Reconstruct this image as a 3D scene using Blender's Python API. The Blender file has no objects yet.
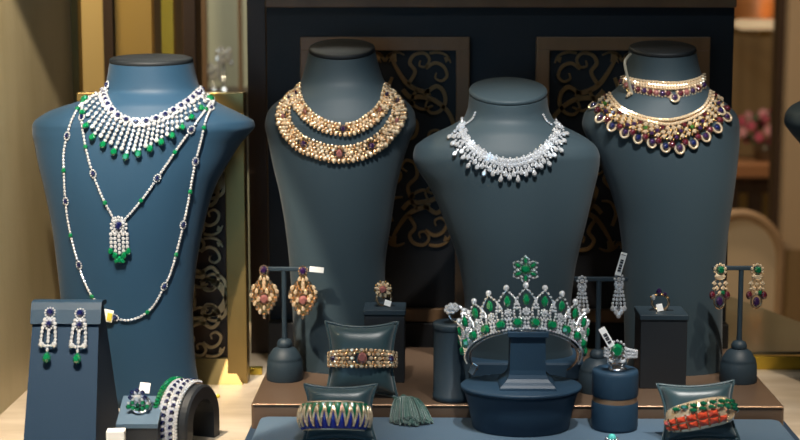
import bpy, math, random
from mathutils import Vector as V, Matrix, Euler
from mathutils.bvhtree import BVHTree
random.seed(11)
PI = math.pi
SC = bpy.context.scene
C = SC.collection
F = 1550.0
PITCH = math.atan(210 / F)
YAW = math.atan(34 / F * math.cos(PITCH))
CAM = V((0, -1.5, 0.4176))
RC = Euler((PI / 2 - PITCH, 0, YAW), 'XYZ').to_matrix()

# ------------------------------------------------------------------ camera
cd = bpy.data.cameras.new('camera')
cam = bpy.data.objects.new('camera', cd)
C.objects.link(cam)
cam.location = CAM
cam.rotation_euler = (PI / 2 - PITCH, 0, YAW)
cd.sensor_width = 36
cd.lens = F / 800 * 36
cd.clip_start = 0.05
cd.dof.use_dof = True
cd.dof.focus_distance = 1.57
cd.dof.aperture_fstop = 6.3
SC.camera = cam


def ray(px, py):
    return (RC @ V(((px - 400) / F, (220 - py) / F, -1))).normalized()


def atY(px, py, Y):
    d = ray(px, py)
    return CAM + d * ((Y - CAM.y) / d.y)


def atZ(px, py, z):
    d = ray(px, py)
    return CAM + d * ((z - CAM.z) / d.z)


# ------------------------------------------------------------------ mesh builder
class MB:
    def __init__(s):
        s.v, s.f, s.m, s.s = [], [], [], []

    def add(s, vs, fs, mi=0, smooth=False):
        o = len(s.v)
        s.v += [tuple(p) for p in vs]
        s.f += [tuple(i + o for i in f) for f in fs]
        s.m += [mi] * len(fs)
        s.s += [smooth] * len(fs)

    def build(s, name, mats, parent=None, at=None):
        """ONE mesh object; vertices are given in world space, parent may be a thing or a part."""
        if not isinstance(mats, (list, tuple)):
            mats = [mats]
        o0 = V(at) if at is not None else V((0, 0, 0))
        if parent is not None:
            o0 = V(parent['_o'])
        me = bpy.data.meshes.new(name)
        me.from_pydata([(x - o0.x, y - o0.y, z - o0.z) for x, y, z in s.v], [], s.f)
        for m in mats:
            me.materials.append(m)
        me.polygons.foreach_set('material_index', s.m)
        me.polygons.foreach_set('use_smooth', s.s)
        me.validate()
        me.update()
        ob = bpy.data.objects.new(name, me)
        C.objects.link(ob)
        if parent is not None:
            ob.parent = parent
        else:
            ob.location = o0
        ob['_o'] = tuple(o0)
        return ob


def tag(o, label, cat, group=None):
    o['label'] = label
    o['category'] = cat
    if group:
        o['group'] = group
    return o


def struct(o):
    o['kind'] = 'structure'
    return o


def thing(name, label, cat, loc, group=None):
    o = bpy.data.objects.new(name, None)
    C.objects.link(o)
    o.location = loc
    o.empty_display_size = 0.01
    o['_o'] = tuple(loc)
    return tag(o, label, cat, group)


def dup(root, loc, label=None, rz=None):
    r = root.copy()
    C.objects.link(r)
    r.location = loc
    if rz is not None:
        r.rotation_euler = (0, 0, rz)
    if label:
        r['label'] = label
    for ch in list(root.children):
        c = ch.copy()
        C.objects.link(c)
        c.parent = r
        for g in list(ch.children):
            d = g.copy()
            C.objects.link(d)
            d.parent = c
    return r


def I3():
    return Matrix.Identity(3)


def box(mb, c, size, R=None, bev=0.0, mi=0, smooth=False, taper=1.0):
    """box with chamfered edges; taper scales the top"""
    hx, hy, hz = [q / 2 for q in size]
    R = R or I3()
    c = V(c)
    b = min(bev, hx * .9, hy * .9, hz * .9)
    if b <= 0:
        vs = [(sx * hx, sy * hy, sz * hz) for sz in (-1, 1) for sy in (-1, 1) for sx in (-1, 1)]
        fs = [(0, 2, 3, 1), (4, 5, 7, 6), (0, 1, 5, 4), (2, 6, 7, 3), (0, 4, 6, 2), (1, 3, 7, 5)]
    else:
        # rounded in plan (8 corner points) and chamfered at top and bottom
        def ringpts(ix, z, sc=1.0):
            k = b
            X, Y = hx - ix, hy - ix
            pts = []
            for cx, cy, a0 in ((X - k, Y - k, 0), (-X + k, Y - k, 90), (-X + k, -Y + k, 180), (X - k, -Y + k, 270)):
                for a in (0, 30, 60, 90):
                    t = math.radians(a0 + a)
                    pts.append(((cx + k * math.cos(t)) * sc, (cy + k * math.sin(t)) * sc, z))
            return pts
        q = b * 0.7
        lv = [ringpts(q, -hz), ringpts(q * .3, -hz + q * .3), ringpts(0, -hz + q),
              ringpts(0, hz - q, taper), ringpts(q * .3, hz - q * .3, taper), ringpts(q, hz, taper)]
        n = 16
        vs = [p for l in lv for p in l]
        fs = []
        for i in range(5):
            for j in range(n):
                fs.append((i * n + j, i * n + (j + 1) % n, (i + 1) * n + (j + 1) % n, (i + 1) * n + j))
        fs.append(tuple(range(n))[::-1])
        fs.append(tuple(range(5 * n, 6 * n)))
    mb.add([c + R @ V(p) for p in vs], fs, mi, smooth)


def lathe(mb, prof, c, seg=32, R=None, sx=1.0, sy=1.0, mi=0, smooth=True, cap=True):
    """prof: list of (radius, z) from bottom to top"""
    R = R or I3()
    c = V(c)
    vs, fs = [], []
    for r, z in prof:
        for k in range(seg):
            t = 2 * PI * k / seg
            vs.append(c + R @ V((r * sx * math.cos(t), r * sy * math.sin(t), z)))
    for i in range(len(prof) - 1):
        for k in range(seg):
            fs.append((i * seg + k, i * seg + (k + 1) % seg, (i + 1) * seg + (k + 1) % seg, (i + 1) * seg + k))
    mb.add(vs, fs, mi, smooth)
    if cap:
        m = len(prof) - 1
        mb.add(vs[:seg], [tuple(range(seg))[::-1]], mi, False)
        mb.add(vs[m * seg:], [tuple(range(seg))], mi, False)


def frame_of(t, hint):
    t = t.normalized()
    n = hint - t * hint.dot(t)
    if n.length < 1e-6:
        n = t.orthogonal()
    n.normalize()
    return t, n, t.cross(n)


def tube(mb, pts, r, seg=8, closed=False, mi=0, smooth=True, hint=None, flat=1.0):
    pts = [V(p) for p in pts]
    n = len(pts)
    hint = hint or V((0, -1, .3))
    vs, fs = [], []
    for i, p in enumerate(pts):
        a = pts[(i - 1) % n] if (closed or i > 0) else p
        b = pts[(i + 1) % n] if (closed or i < n - 1) else p
        t, nn, bb = frame_of(b - a, hint)
        rr = r[i] if isinstance(r, (list, tuple)) else r
        for k in range(seg):
            w = 2 * PI * k / seg
            vs.append(p + nn * (math.cos(w) * rr * flat) + bb * (math.sin(w) * rr))
    m = n if closed else n - 1
    for i in range(m):
        for k in range(seg):
            j = (i + 1) % n
            fs.append((i * seg + k, i * seg + (k + 1) % seg, j * seg + (k + 1) % seg, j * seg + k))
    mb.add(vs, fs, mi, smooth)
    if not closed:
        mb.add(vs[:seg], [tuple(range(seg))[::-1]], mi, False)
        mb.add(vs[-seg:], [tuple(range(seg))], mi, False)


def gem(mb, p, n, t, a, b, h, seg=8, mi=0, pear=0.0, table=.55):
    """faceted stone: girdle a (along t) by b (across), table at height h; pear > 0 points it towards +t"""
    n = n.normalized()
    t, _n, _b = frame_of(t, n)
    b_ = n.cross(t)
    vs = []
    rings = ((.35, -h * .5), (1.0, 0.0), (1.0, h * .18), (.83, h * .62), (table, h))
    for s, z in rings:
        for k in range(seg):
            w = 2 * PI * k / seg
            cx, cy = math.cos(w), math.sin(w)
            wid = 1.0 - pear * max(0.0, cx) ** 1.0 * .75
            lon = cx * (1.0 + pear * .25 if cx > 0 else 1.0)
            vs.append(p + t * (lon * a * s) + b_ * (cy * b * s * wid) + n * z)
    fs = []
    for i in range(len(rings) - 1):
        for k in range(seg):
            fs.append((i * seg + k, i * seg + (k + 1) % seg, (i + 1) * seg + (k + 1) % seg, (i + 1) * seg + k))
    fs.append(tuple(range(seg))[::-1])
    fs.append(tuple(range((len(rings) - 1) * seg, len(rings) * seg)))
    mb.add(vs, fs, mi, False)


def bead(mb, p, r, mi=0, seg=7, rings=4, smooth=True, n=None, t=None, st=1.0, sn=1.0):
    """small sphere or cabochon (st stretches along t, sn flattens along n)"""
    n = n or V((0, -1, 0))
    t = t or V((0, 0, 1))
    t, n_, b_ = frame_of(t, n)
    vs = [p + t * (r * st)]
    for i in range(1, rings):
        a = PI * i / rings
        for k in range(seg):
            w = 2 * PI * k / seg
            vs.append(p + t * (r * st * math.cos(a)) + (n_ * (sn * math.cos(w)) + b_ * math.sin(w)) * (r * math.sin(a)))
    vs.append(p - t * (r * st))
    fs = []
    for k in range(seg):
        fs.append((0, 1 + (k + 1) % seg, 1 + k))
    for i in range(rings - 2):
        for k in range(seg):
            a0 = 1 + i * seg
            fs.append((a0 + k, a0 + (k + 1) % seg, a0 + seg + (k + 1) % seg, a0 + seg + k))
    last = len(vs) - 1
    a0 = 1 + (rings - 2) * seg
    for k in range(seg):
        fs.append((last, a0 + k, a0 + (k + 1) % seg))
    mb.add(vs, fs, mi, smooth)


def catmull(pts, n=8, closed=False):
    out = []
    m = len(pts)
    for i in range(m if closed else m - 1):
        p0 = pts[(i - 1) % m] if (closed or i > 0) else pts[0]
        p1, p2 = pts[i], pts[(i + 1) % m]
        p3 = pts[(i + 2) % m] if (closed or i < m - 2) else pts[-1]
        for k in range(n):
            t = k / n
            out.append(tuple(.5 * ((2 * b) + (-a + c) * t + (2 * a - 5 * b + 4 * c - d) * t * t + (-a + 3 * b - 3 * c + d) * t ** 3)
                             for a, b, c, d in zip(p0, p1, p2, p3)))
    if not closed:
        out.append(tuple(pts[-1]))
    return out


def lerp(a, b, t):
    return a + (b - a) * t


def ribbon(mb, pts, widths, th, O, X, Z, N, mi=0):
    """flat cut-out strip in the plane (O; X, Z) with thickness th along N"""
    n = len(pts)
    vs = []
    for i, (x, z) in enumerate(pts):
        ax, az = pts[max(i - 1, 0)]
        bx, bz = pts[min(i + 1, n - 1)]
        dx, dz = bx - ax, bz - az
        L = math.hypot(dx, dz) or 1e-9
        nx, nz = -dz / L, dx / L
        w = widths[i] / 2
        for s in (1, -1):
            q = O + X * (x + nx * w * s) + Z * (z + nz * w * s)
            vs += [q, q + N * th]
    fs = []
    for i in range(n - 1):
        a, b = i * 4, i * 4 + 4
        fs += [(a + 1, b + 1, b + 3, a + 3), (a, a + 2, b + 2, b), (a, b, b + 1, a + 1), (a + 2, a + 3, b + 3, b + 2)]
    fs += [(0, 1, 3, 2), (n * 4 - 4, n * 4 - 2, n * 4 - 1, n * 4 - 3)]
    mb.add(vs, fs, mi, False)


# ------------------------------------------------------------------ materials
def mat(name, col, rough=.5, metal=0.0, coat=0.0, sheen=0.0, spec=.5, noise=None, bump=None, trans=0.0, emit=None, ior=None, wave=None):
    m = bpy.data.materials.new(name)
    m.use_nodes = True
    nt = m.node_tree
    p = nt.nodes['Principled BSDF']
    p.inputs['Base Color'].default_value = (*col, 1)
    p.inputs['Roughness'].default_value = rough
    p.inputs['Metallic'].default_value = metal
    p.inputs['Coat Weight'].default_value = coat
    p.inputs['Coat Roughness'].default_value = .06
    p.inputs['Sheen Weight'].default_value = sheen
    p.inputs['Specular IOR Level'].default_value = spec
    p.inputs['Transmission Weight'].default_value = trans
    if ior:
        p.inputs['IOR'].default_value = ior
    if emit:
        p.inputs['Emission Color'].default_value = (*emit[0], 1)
        p.inputs['Emission Strength'].default_value = emit[1]
    tc = None
    if noise or bump or wave:
        tc = nt.nodes.new('ShaderNodeTexCoord')
    if noise:            # (scale, colour2, (sx, sy, sz))
        mp = nt.nodes.new('ShaderNodeMapping')
        mp.inputs['Scale'].default_value = noise[2] if len(noise) > 2 else (1, 1, 1)
        nz = nt.nodes.new('ShaderNodeTexNoise')
        nz.inputs['Scale'].default_value = noise[0]
        nz.inputs['Detail'].default_value = 6
        rp = nt.nodes.new('ShaderNodeValToRGB')
        rp.color_ramp.elements[0].position = .35
        rp.color_ramp.elements[0].color = (*col, 1)
        rp.color_ramp.elements[1].position = .68
        rp.color_ramp.elements[1].color = (*noise[1], 1)
        nt.links.new(tc.outputs['Object'], mp.inputs['Vector'])
        nt.links.new(mp.outputs['Vector'], nz.inputs['Vector'])
        nt.links.new(nz.outputs['Fac'], rp.inputs['Fac'])
        nt.links.new(rp.outputs['Color'], p.inputs['Base Color'])
    if bump:             # (scale, strength)
        nz = nt.nodes.new('ShaderNodeTexNoise')
        nz.inputs['Scale'].default_value = bump[0]
        nz.inputs['Detail'].default_value = 3
        bp = nt.nodes.new('ShaderNodeBump')
        bp.inputs['Strength'].default_value = bump[1]
        bp.inputs['Distance'].default_value = .001
        nt.links.new(tc.outputs['Object'], nz.inputs['Vector'])
        nt.links.new(nz.outputs['Fac'], bp.inputs['Height'])
        nt.links.new(bp.outputs['Normal'], p.inputs['Normal'])
    return m


M = {}
M['leather'] = mat('teal_leather', (.024, .043, .055), .58, spec=.3, sheen=.08, bump=(900, .12))
M['leather_blue'] = mat('blue_leather', (.011, .043, .084), .55, spec=.3, sheen=.08, bump=(900, .12))
M['leather_dark'] = mat('dark_leather', (.007, .010, .013), .6, spec=.3, bump=(900, .12))
M['pad'] = mat('slate_pad', (.020, .034, .046), .5, spec=.3, bump=(900, .12))
M['pad_blue'] = mat('navy_pad', (.016, .040, .070), .48, spec=.3, bump=(900, .12))
M['board_pad'] = mat('deep_navy_pad', (.010, .028, .056), .65, spec=.15, bump=(900, .12))
M['pad_black'] = mat('black_pad', (.012, .015, .019), .5, bump=(900, .1))
M['pillow'] = mat('petrol_satin', (.026, .058, .068), .36, sheen=.3, bump=(700, .1))
M['gold'] = mat('yellow_gold', (.80, .50, .20), .2, 1.0)
M['rose_gold'] = mat('rose_gold', (.90, .62, .38), .24, 1.0)
M['white_gold'] = mat('white_gold', (.80, .80, .80), .15, 1.0)
M['steel'] = mat('steel', (.55, .57, .60), .25, 1.0)
M['diamond'] = mat('diamond', (.90, .92, .95), .10, .62, coat=1.0, spec=1.0)
M['champagne'] = mat('champagne_diamond', (.96, .75, .50), .12, .55, coat=1.0, spec=1.0)
M['pink'] = mat('pink_stone', (.30, .11, .10), .05, .1, coat=1.0, spec=1.0)
M['emerald'] = mat('emerald', (.002, .14, .048), .05, 0, coat=1.0, spec=1.0)
M['emerald_deep'] = mat('emerald_dark', (.003, .10, .04), .06, 0, coat=1.0, spec=.8)
M['sapphire'] = mat('sapphire', (.005, .009, .07), .05, 0, coat=1.0, spec=1.0)
M['amethyst'] = mat('amethyst', (.030, .010, .055), .05, 0, coat=1.0, spec=1.0)
M['ruby'] = mat('ruby', (.085, .006, .014), .05, 0, coat=1.0, spec=1.0)
M['peridot'] = mat('peridot', (.04, .13, .02), .06, 0, coat=1.0, spec=1.0)
M['coral'] = mat('coral', (.62, .07, .03), .25, 0, coat=.6)
M['green_enamel'] = mat('green_enamel', (.003, .12, .055), .10, 0, coat=1.0)
M['blue_enamel'] = mat('blue_enamel', (.010, .022, .27), .10, 0, coat=1.0)
M['turquoise'] = mat('turquoise', (.10, .55, .50), .2, 0, coat=.6)
M['tag'] = mat('paper_tag', (.80, .80, .78), .6)
M['ink'] = mat('black_ink', (.02, .02, .025), .6)
M['strap'] = mat('beige_strap', (.30, .28, .22), .5)
M['tag_yellow'] = mat('yellow_tag', (.72, .58, .06), .5)
M['bronze'] = mat('bronze_lacquer', (.125, .078, .050), .34, .25, noise=(9, (.145, .094, .062)), bump=(1500, .06))
M['bronze_edge'] = mat('bronze_edge', (.36, .22, .13), .3, .6)
M['tray'] = mat('blue_felt', (.060, .110, .165), .55, sheen=.2, bump=(1200, .1))
M['board'] = mat('navy_board', (.020, .042, .072), .5, bump=(1200, .1))
M['table'] = mat('travertine', (.42, .33, .23), .35, noise=(6, (.62, .52, .40), (1, 4, 1)), bump=(60, .05))
M['wall_plaster'] = mat('gilded_plaster', (.40, .33, .18), .5, noise=(7, (.50, .42, .25), (1, 1.5, .5)), bump=(90, .25))
M['navy'] = mat('navy_backing', (.004, .0065, .011), .55, noise=(4, (.006, .010, .015)))
M['wood'] = mat('walnut', (.13, .072, .035), .42, noise=(5, (.165, .095, .048), (6, 6, .6)))
M['wood_dark'] = mat('dark_walnut', (.040, .022, .013), .45, noise=(6, (.06, .034, .02), (6, 6, .6)))
M['frame_wood'] = mat('frame_walnut', (.19, .105, .048), .4, noise=(5, (.23, .13, .062), (6, 6, .6)))
M['screen_back'] = mat('screen_backing', (.008, .008, .009), .5)
M['scroll'] = mat('bronze_scroll', (.24, .135, .05), .42, .4)
M['brass'] = mat('aged_brass', (.25, .165, .055), .33, .75, noise=(7, (.32, .22, .075)))
M['brass_scroll'] = mat('pierced_brass', (.60, .46, .26), .30, .75)
M['brass_bright'] = mat('polished_brass', (.62, .44, .06), .25, .85)
M['amber'] = mat('amber_panel', (.56, .40, .17), .45)
M['amber_dark'] = mat('amber_panel_dark', (.40, .26, .075), .4)
M['pale_panel'] = mat('pale_panel', (.33, .35, .27), .5, noise=(3, (.45, .46, .38), (3, 1, .3)))
M['curtain'] = mat('gold_curtain', (.15, .095, .04), .6, noise=(7, (.21, .135, .06), (5, 5, .2)))
M['cream'] = mat('cream_upholstery', (.62, .47, .31), .7)
M['piping'] = mat('tan_piping', (.34, .21, .11), .6)
M['floor'] = mat('shop_floor', (.62, .46, .31), .4, noise=(2, (.70, .54, .38)))
M['stone'] = mat('olive_stone', (.17, .145, .085), .3, noise=(3, (.22, .19, .12)), coat=.2)
M['petal'] = mat('pink_petal', (.45, .07, .12), .6)
M['petal_light'] = mat('pale_petal', (.62, .28, .30), .6)
M['leaf'] = mat('leaf', (.035, .06, .02), .6)
M['vase'] = mat('vase', (.10, .06, .03), .3)
M['lamp'] = mat('lamp_glass', (.9, .5, .15), .4, emit=((1.0, .42, .08), 3.0))
M['shelf_glow'] = mat('glowing_shelf', (.8, .66, .45), .4, emit=((1.0, .72, .42), .35))  # lamp glow on the bracket shelf put into its own emission
M['downlight'] = mat('downlight_lens', (.9, .9, .9), .4, emit=((1.0, .93, .82), 60.0))
M['tassel'] = mat('green_silk', (.006, .070, .055), .38, sheen=.5)
# ------------------------------------------------------------------ busts
def pch(xs, ys, x):
    """monotone cubic"""
    n = len(xs)
    if x <= xs[0]:
        return ys[0]
    if x >= xs[-1]:
        return ys[-1]
    i = max(k for k in range(n - 1) if xs[k] <= x)
    d = [(ys[k + 1] - ys[k]) / (xs[k + 1] - xs[k]) for k in range(n - 1)]

    def sl(k):
        if k == 0:
            return d[0]
        if k == n - 1:
            return d[-1]
        if d[k - 1] * d[k] <= 0:
            return 0
        return 2 * d[k - 1] * d[k] / (d[k - 1] + d[k])
    h = xs[i + 1] - xs[i]
    t = (x - xs[i]) / h
    return ((2 * t ** 3 - 3 * t * t + 1) * ys[i] + (t ** 3 - 2 * t * t + t) * h * sl(i)
            + (-2 * t ** 3 + 3 * t * t) * ys[i + 1] + (t ** 3 - t * t) * h * sl(i + 1))


Z_PLAT, Z_TRAY, Z_BOARD = 0.030, 0.018, 0.004


def bust(label, rows, dep, by, bz, tilt, necktop, leather, capmat, shift=0):
    """rows: (py, left, right) silhouette as seen head-on; dep: (py, front, edge, back) offsets from by"""
    dp = [d[0] for d in dep]
    sec = []
    pys = []
    for i in range(len(rows) - 1):
        for k in range(5):
            pys.append(lerp(rows[i][0], rows[i + 1][0], k / 5))
    pys.append(rows[-1][0])
    rp = [r[0] for r in rows]
    for py in pys:
        L = pch(rp, [r[1] for r in rows], py) + shift
        R = pch(rp, [r[2] for r in rows], py) + shift
        yf, ye, yb = (pch(dp, [d[j] for d in dep], py) for j in (1, 2, 3))
        a, b = atY(L, py, by + ye), atY(R, py, by + ye)
        sec.append([(a.x + b.x) / 2, (b.x - a.x) / 2, (a.z + b.z) / 2, yf, ye, yb, py])
    sec[-1][2] = bz
    for s_ in sec:
        s_[2] = max(s_[2], bz)
    n = 48
    mb = MB()
    vs, fs = [], []
    for cx, hw, z, yf, ye, yb, py in sec:
        w = max(0.0, min(1.0, (necktop[1] - py) / (necktop[1] - necktop[0])))
        for k in range(n):
            t = 2 * PI * k / n
            c_, s_ = math.cos(t), math.sin(t)
            y = ye + ((yb - ye) * s_ if s_ > 0 else (ye - yf) * s_)
            vs.append((cx + hw * c_, by + y, z + math.tan(tilt) * (y - ye) * w))
    m = len(sec)
    for i in range(m - 1):
        for k in range(n):
            fs.append((i * n + k, (i + 1) * n + k, (i + 1) * n + (k + 1) % n, i * n + (k + 1) % n))
    mb.add(vs, fs, 0, True)
    mb.add(vs[:n], [tuple(range(n))], 0, False)
    mb.add(vs[-n:], [tuple(range(n))[::-1]], 0, False)
    root = thing('necklace_bust', label, 'jewellery bust', (sec[-1][0], by, bz))
    body = mb.build('body', leather, root)
    # neck cap: padded disc on the slanted neck
    cx, hw, z, yf, ye, yb, _ = sec[0]
    R = Matrix.Rotation(tilt, 3, 'X')
    cm = MB()
    r = hw * 1.005
    lathe(cm, [(r * .985, -.0004), (r, .0008), (r, .0026), (r * .98, .0042), (r * .94, .0048), (r * .5, .0054), (r * .02, .0056)],
          (cx, by + ye, z), 48, R, 1, (yb - yf) / 2 / hw)
    cm.build('neck_cap', capmat, root)
    bvh = BVHTree.FromPolygons([V(v) for v in vs], fs)
    return root, bvh


B1, T1 = bust('broad navy leather bust wearing the emerald and sapphire necklaces',
    [(62, 110, 193), (80, 107, 197), (91, 103, 202), (98, 88, 211), (104, 70, 221), (110, 52, 234), (116, 41, 246), (121, 35, 254), (126, 33, 255), (133, 33, 250),
     (143, 35, 241), (160, 38, 230), (190, 45, 214), (230, 53, 203), (270, 58, 196), (310, 62, 193), (355, 64, 195), (412, 64, 205)],
    [(62, .010, .050, .090), (88, .008, .048, .088), (104, -.010, .042, .066), (125, -.024, .036, .052), (190, -.028, .020, .038), (300, -.024, .016, .036), (412, -.024, .018, .042)],
    .115, 0.0, math.radians(5), (62, 88), M['leather_blue'], M['leather_dark'])
B2, T2 = bust('narrow-waisted slate bust wearing two gold collars',
    [(51, 309, 375), (66, 305, 379), (80, 301, 384), (91, 292, 394), (99, 281, 404), (106, 272, 411), (114, 267, 415), (124, 265, 416),
     (140, 268, 410), (165, 273, 402), (190, 279, 396), (224, 285, 391), (270, 290, 385), (320, 293, 385), (371, 295, 391)],
    [(51, .012, .048, .084), (80, .008, .046, .084), (99, -.008, .042, .066), (124, -.022, .036, .052), (190, -.026, .020, .038), (300, -.022, .016, .034), (371, -.020, .018, .040)],
    .145, Z_PLAT, math.radians(14), (51, 80), M['leather'], M['leather_dark'])
B3, T3 = bust('lowest slate bust standing behind the tiara',
    [(93, 469, 547), (106, 468, 548), (117, 464, 552), (125, 452, 562), (132, 437, 576), (139, 424, 588), (147, 415, 597), (157, 413, 600),
     (168, 417, 599), (190, 431, 594), (228, 447, 585), (270, 460, 575), (310, 465, 571), (345, 465, 571), (352, 463, 573)],
    [(93, .006, .046, .086), (117, .004, .046, .086), (132, -.010, .040, .064), (157, -.024, .032, .050), (228, -.026, .018, .034), (310, -.022, .014, .030), (352, -.020, .016, .034)],
    .127, Z_PLAT + .0195, math.radians(17), (93, 117), M['leather'], M['leather'])
fb = MB()
ca, cb = atY(456, 360, .120), atY(583, 360, .120)
box(fb, ((ca.x + cb.x) / 2, .137, Z_PLAT + .010), (cb.x - ca.x, .075, .020), None, .004)
fb.build('foot_plinth', M['pad_blue'], B3)
B4, T4 = bust('slate bust wearing the gemstone choker and bib necklace',
    [(51, 629, 696), (66, 627, 699), (82, 622, 705), (91, 613, 712), (99, 602, 721), (106, 591, 729), (114, 584, 736), (124, 582, 739),
     (140, 588, 739), (165, 600, 737), (190, 610, 734), (224, 619, 729), (263, 623, 725), (320, 624, 722), (371, 625, 722)],
    [(51, .012, .047, .082), (82, .008, .045, .082), (99, -.008, .042, .066), (124, -.022, .036, .052), (190, -.026, .020, .038), (300, -.022, .016, .034), (371, -.020, .018, .040)],
    .145, Z_PLAT, math.radians(11), (51, 82), M['leather'], M['leather_dark'])
B5, T5 = bust('bare bust mostly cut off at the photo edge beside the pink flowers',
    [(51, 629, 696), (66, 627, 699), (82, 622, 705), (91, 613, 712), (99, 602, 721), (106, 589, 729), (114, 583, 736), (122, 582, 739),
     (132, 588, 739), (150, 602, 737), (190, 612, 734), (224, 619, 729), (263, 623, 725), (320, 624, 722), (400, 625, 722)],
    [(51, .012, .047, .082), (82, .008, .045, .082), (99, -.008, .042, .066), (124, -.022, .036, .052), (190, -.026, .020, .038), (300, -.022, .016, .034), (400, -.020, .018, .040)],
    .140, 0.0, math.radians(11), (51, 82), M['leather'], M['leather_dark'], 202)


# ------------------------------------------------------------------ paths on a bust
def hit(bvh, px, py, by=.14):
    d = ray(px, py)
    r = bvh.ray_cast(CAM, d)
    if r[0] is None:
        q = bvh.find_nearest(atY(px, py, by))
        return q[0], q[1]
    n = r[1]
    if n.dot(d) > 0:
        n = -n
    return r[0], n


def surf(bvh, p):
    q = bvh.find_nearest(p)
    n = q[1]
    if n.dot(p - q[0]) < 0 and (p - q[0]).length > 2e-4:
        n = -n
    if n.y > .75:
        n = -n
    return q[0], n


def path_on(bvh, pts, step, closed=False):
    """surface curve through the given points, evenly spaced: [(p, n, t)]"""
    dense = [hit(bvh, x, y)[0] for x, y in catmull(pts, 14)]
    out = []
    acc, nxt = 0.0, 0.0
    L = [0.0]
    for a, b in zip(dense, dense[1:]):
        L.append(L[-1] + (b - a).length)
    total = L[-1]
    cnt = max(2, round(total / step))
    j = 0
    for i in range(cnt + 1):
        s = total * i / cnt
        while j < len(L) - 2 and L[j + 1] < s:
            j += 1
        u = (s - L[j]) / max(1e-9, L[j + 1] - L[j])
        p = dense[j].lerp(dense[j + 1], min(max(u, 0), 1))
        a, b = dense[max(j - 2, 0)], dense[min(j + 3, len(dense) - 1)]
        q, n = surf(bvh, p)
        out.append((q, n, (b - a).normalized()))
    return out


def at_frac(path, f):
    i = f * (len(path) - 1)
    a = int(min(max(i, 0), len(path) - 2))
    u = i - a
    p = path[a][0].lerp(path[a + 1][0], u)
    return p, path[a][1].lerp(path[a + 1][1], u).normalized(), path[a][2].lerp(path[a + 1][2], u).normalized()


class Px:
    """a drawn curve, read by its fraction of length"""
    def __init__(s, pts):
        s.d = catmull(pts, 10)
        s.L = [0.0]
        for a, c in zip(s.d, s.d[1:]):
            s.L.append(s.L[-1] + math.hypot(a[0] - c[0], a[1] - c[1]))

    def __call__(s, f):
        q = f * s.L[-1]
        j = 0
        while j < len(s.L) - 2 and s.L[j + 1] < q:
            j += 1
        u = min(1, max(0, (q - s.L[j]) / max(1e-9, s.L[j + 1] - s.L[j])))
        return (lerp(s.d[j][0], s.d[j + 1][0], u), lerp(s.d[j][1], s.d[j + 1][1], u))


def strand(bvh, a, b, s):
    """surface point at fraction s between two drawn points, stones tipped a little to the front"""
    p, n = hit(bvh, lerp(a[0], b[0], s), lerp(a[1], b[1], s))
    return p, (n + V((0, -.45, .10))).normalized()


def single(name, mats, parent, fn):
    mb = MB()
    fn(mb)
    return mb.build(name, mats, parent)


def halo(mb, p, n, t, a, b, k, r, mi=0):
    """ring of k small stones round an oval a x b"""
    t, n_, b_ = frame_of(t, n)
    for i in range(k):
        w = 2 * PI * i / k
        q = p + t * (math.cos(w) * a) + b_ * (math.sin(w) * b)
        gem(mb, q, n_, t, r, r, r * .8, 6, mi)


# ---- emerald and sapphire bib necklace on the navy bust
def bib_a():
    tpx = Px([(103, 84), (104, 95), (110, 108), (120, 117), (134, 122), (150, 121), (166, 115), (180, 107), (192, 99), (202, 89)])
    top = path_on(T1, [(103, 84), (104, 95), (110, 108), (120, 117), (134, 122), (150, 121), (166, 115), (180, 107), (192, 99), (202, 89)], .0052)
    bpx = Px([(85, 101), (83, 110), (86, 124), (92, 136), (100, 142), (111, 150), (126, 157), (144, 152), (160, 143), (173, 135), (185, 125), (195, 115), (205, 106), (210, 100)])
    c = at_frac(top, .5)[0]
    root = thing('emerald_bib_necklace', 'diamond bib necklace of sapphires with a fringe of emerald drops', 'necklace', c)
    d, mt = MB(), MB()
    saps, ems = [], []
    for i, (p, n, t) in enumerate(top):
        t, n, b = frame_of(t, n)
        if (b.z > 0):
            b = -b
        q = p + n * .0022
        if i % 2 == 0:
            saps.append((q, n, t))
            halo(d, p + n * .0014, n, t, .0036, .0036, 9, .0012)
        else:
            gem(d, q, n, t, .0026, .0026, .0020, 8)
        gem(d, p + n * .0015 + b * .0046 + t * .0013, n, t, .0018, .0018, .0015, 8)
        gem(d, p + n * .0015 - b * .0034 + t * .0015, n, t, .0013, .0013, .0012, 6)
    N = 29
    for i in range(N):
        f = i / (N - 1)
        A, B = tpx(f), bpx(f)
        em = i % 2 == 0
        end = 1.0 if em else .80
        p0, p1 = strand(T1, A, B, 0)[0], strand(T1, A, B, end)[0]
        L = math.hypot(A[0] - B[0], A[1] - B[1]) * .001 * end
        k = max(3, int((L - (.004 if em else .0)) / .0040))
        dirv = (p1 - p0).normalized()
        for j in range(1, k):
            q, n = strand(T1, A, B, j / k * end)
            gem(d, q + n * .0020, n, -dirv, .0026 if j % 2 else .0020, .0021, .0017, 7)
        q, n = strand(T1, A, B, end)
        if em:
            ems.append((q + n * .0024, n, -dirv))
        else:
            gem(d, q + n * .002, n, -dirv, .0032, .0026, .0020, 8, 0, .6)
        tube(mt, [strand(T1, A, B, s)[0] + strand(T1, A, B, s)[1] * .0008 for s in (.05, .35, .65, end)], .0006, 5)
    mt.build('setting', M['white_gold'], root)
    d.build('diamond_fringe', M['diamond'], root)
    for q, n, t in saps:
        single('sapphire', M['sapphire'], root, lambda m: gem(m, q, n, t, .0024, .0024, .0021, 8))
    for q, n, t in ems:
        single('emerald_drop', M['emerald'], root, lambda m: gem(m, q, n, t, .0044, .0038, .0032, 9, 0, .45))


bib_a()


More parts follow.
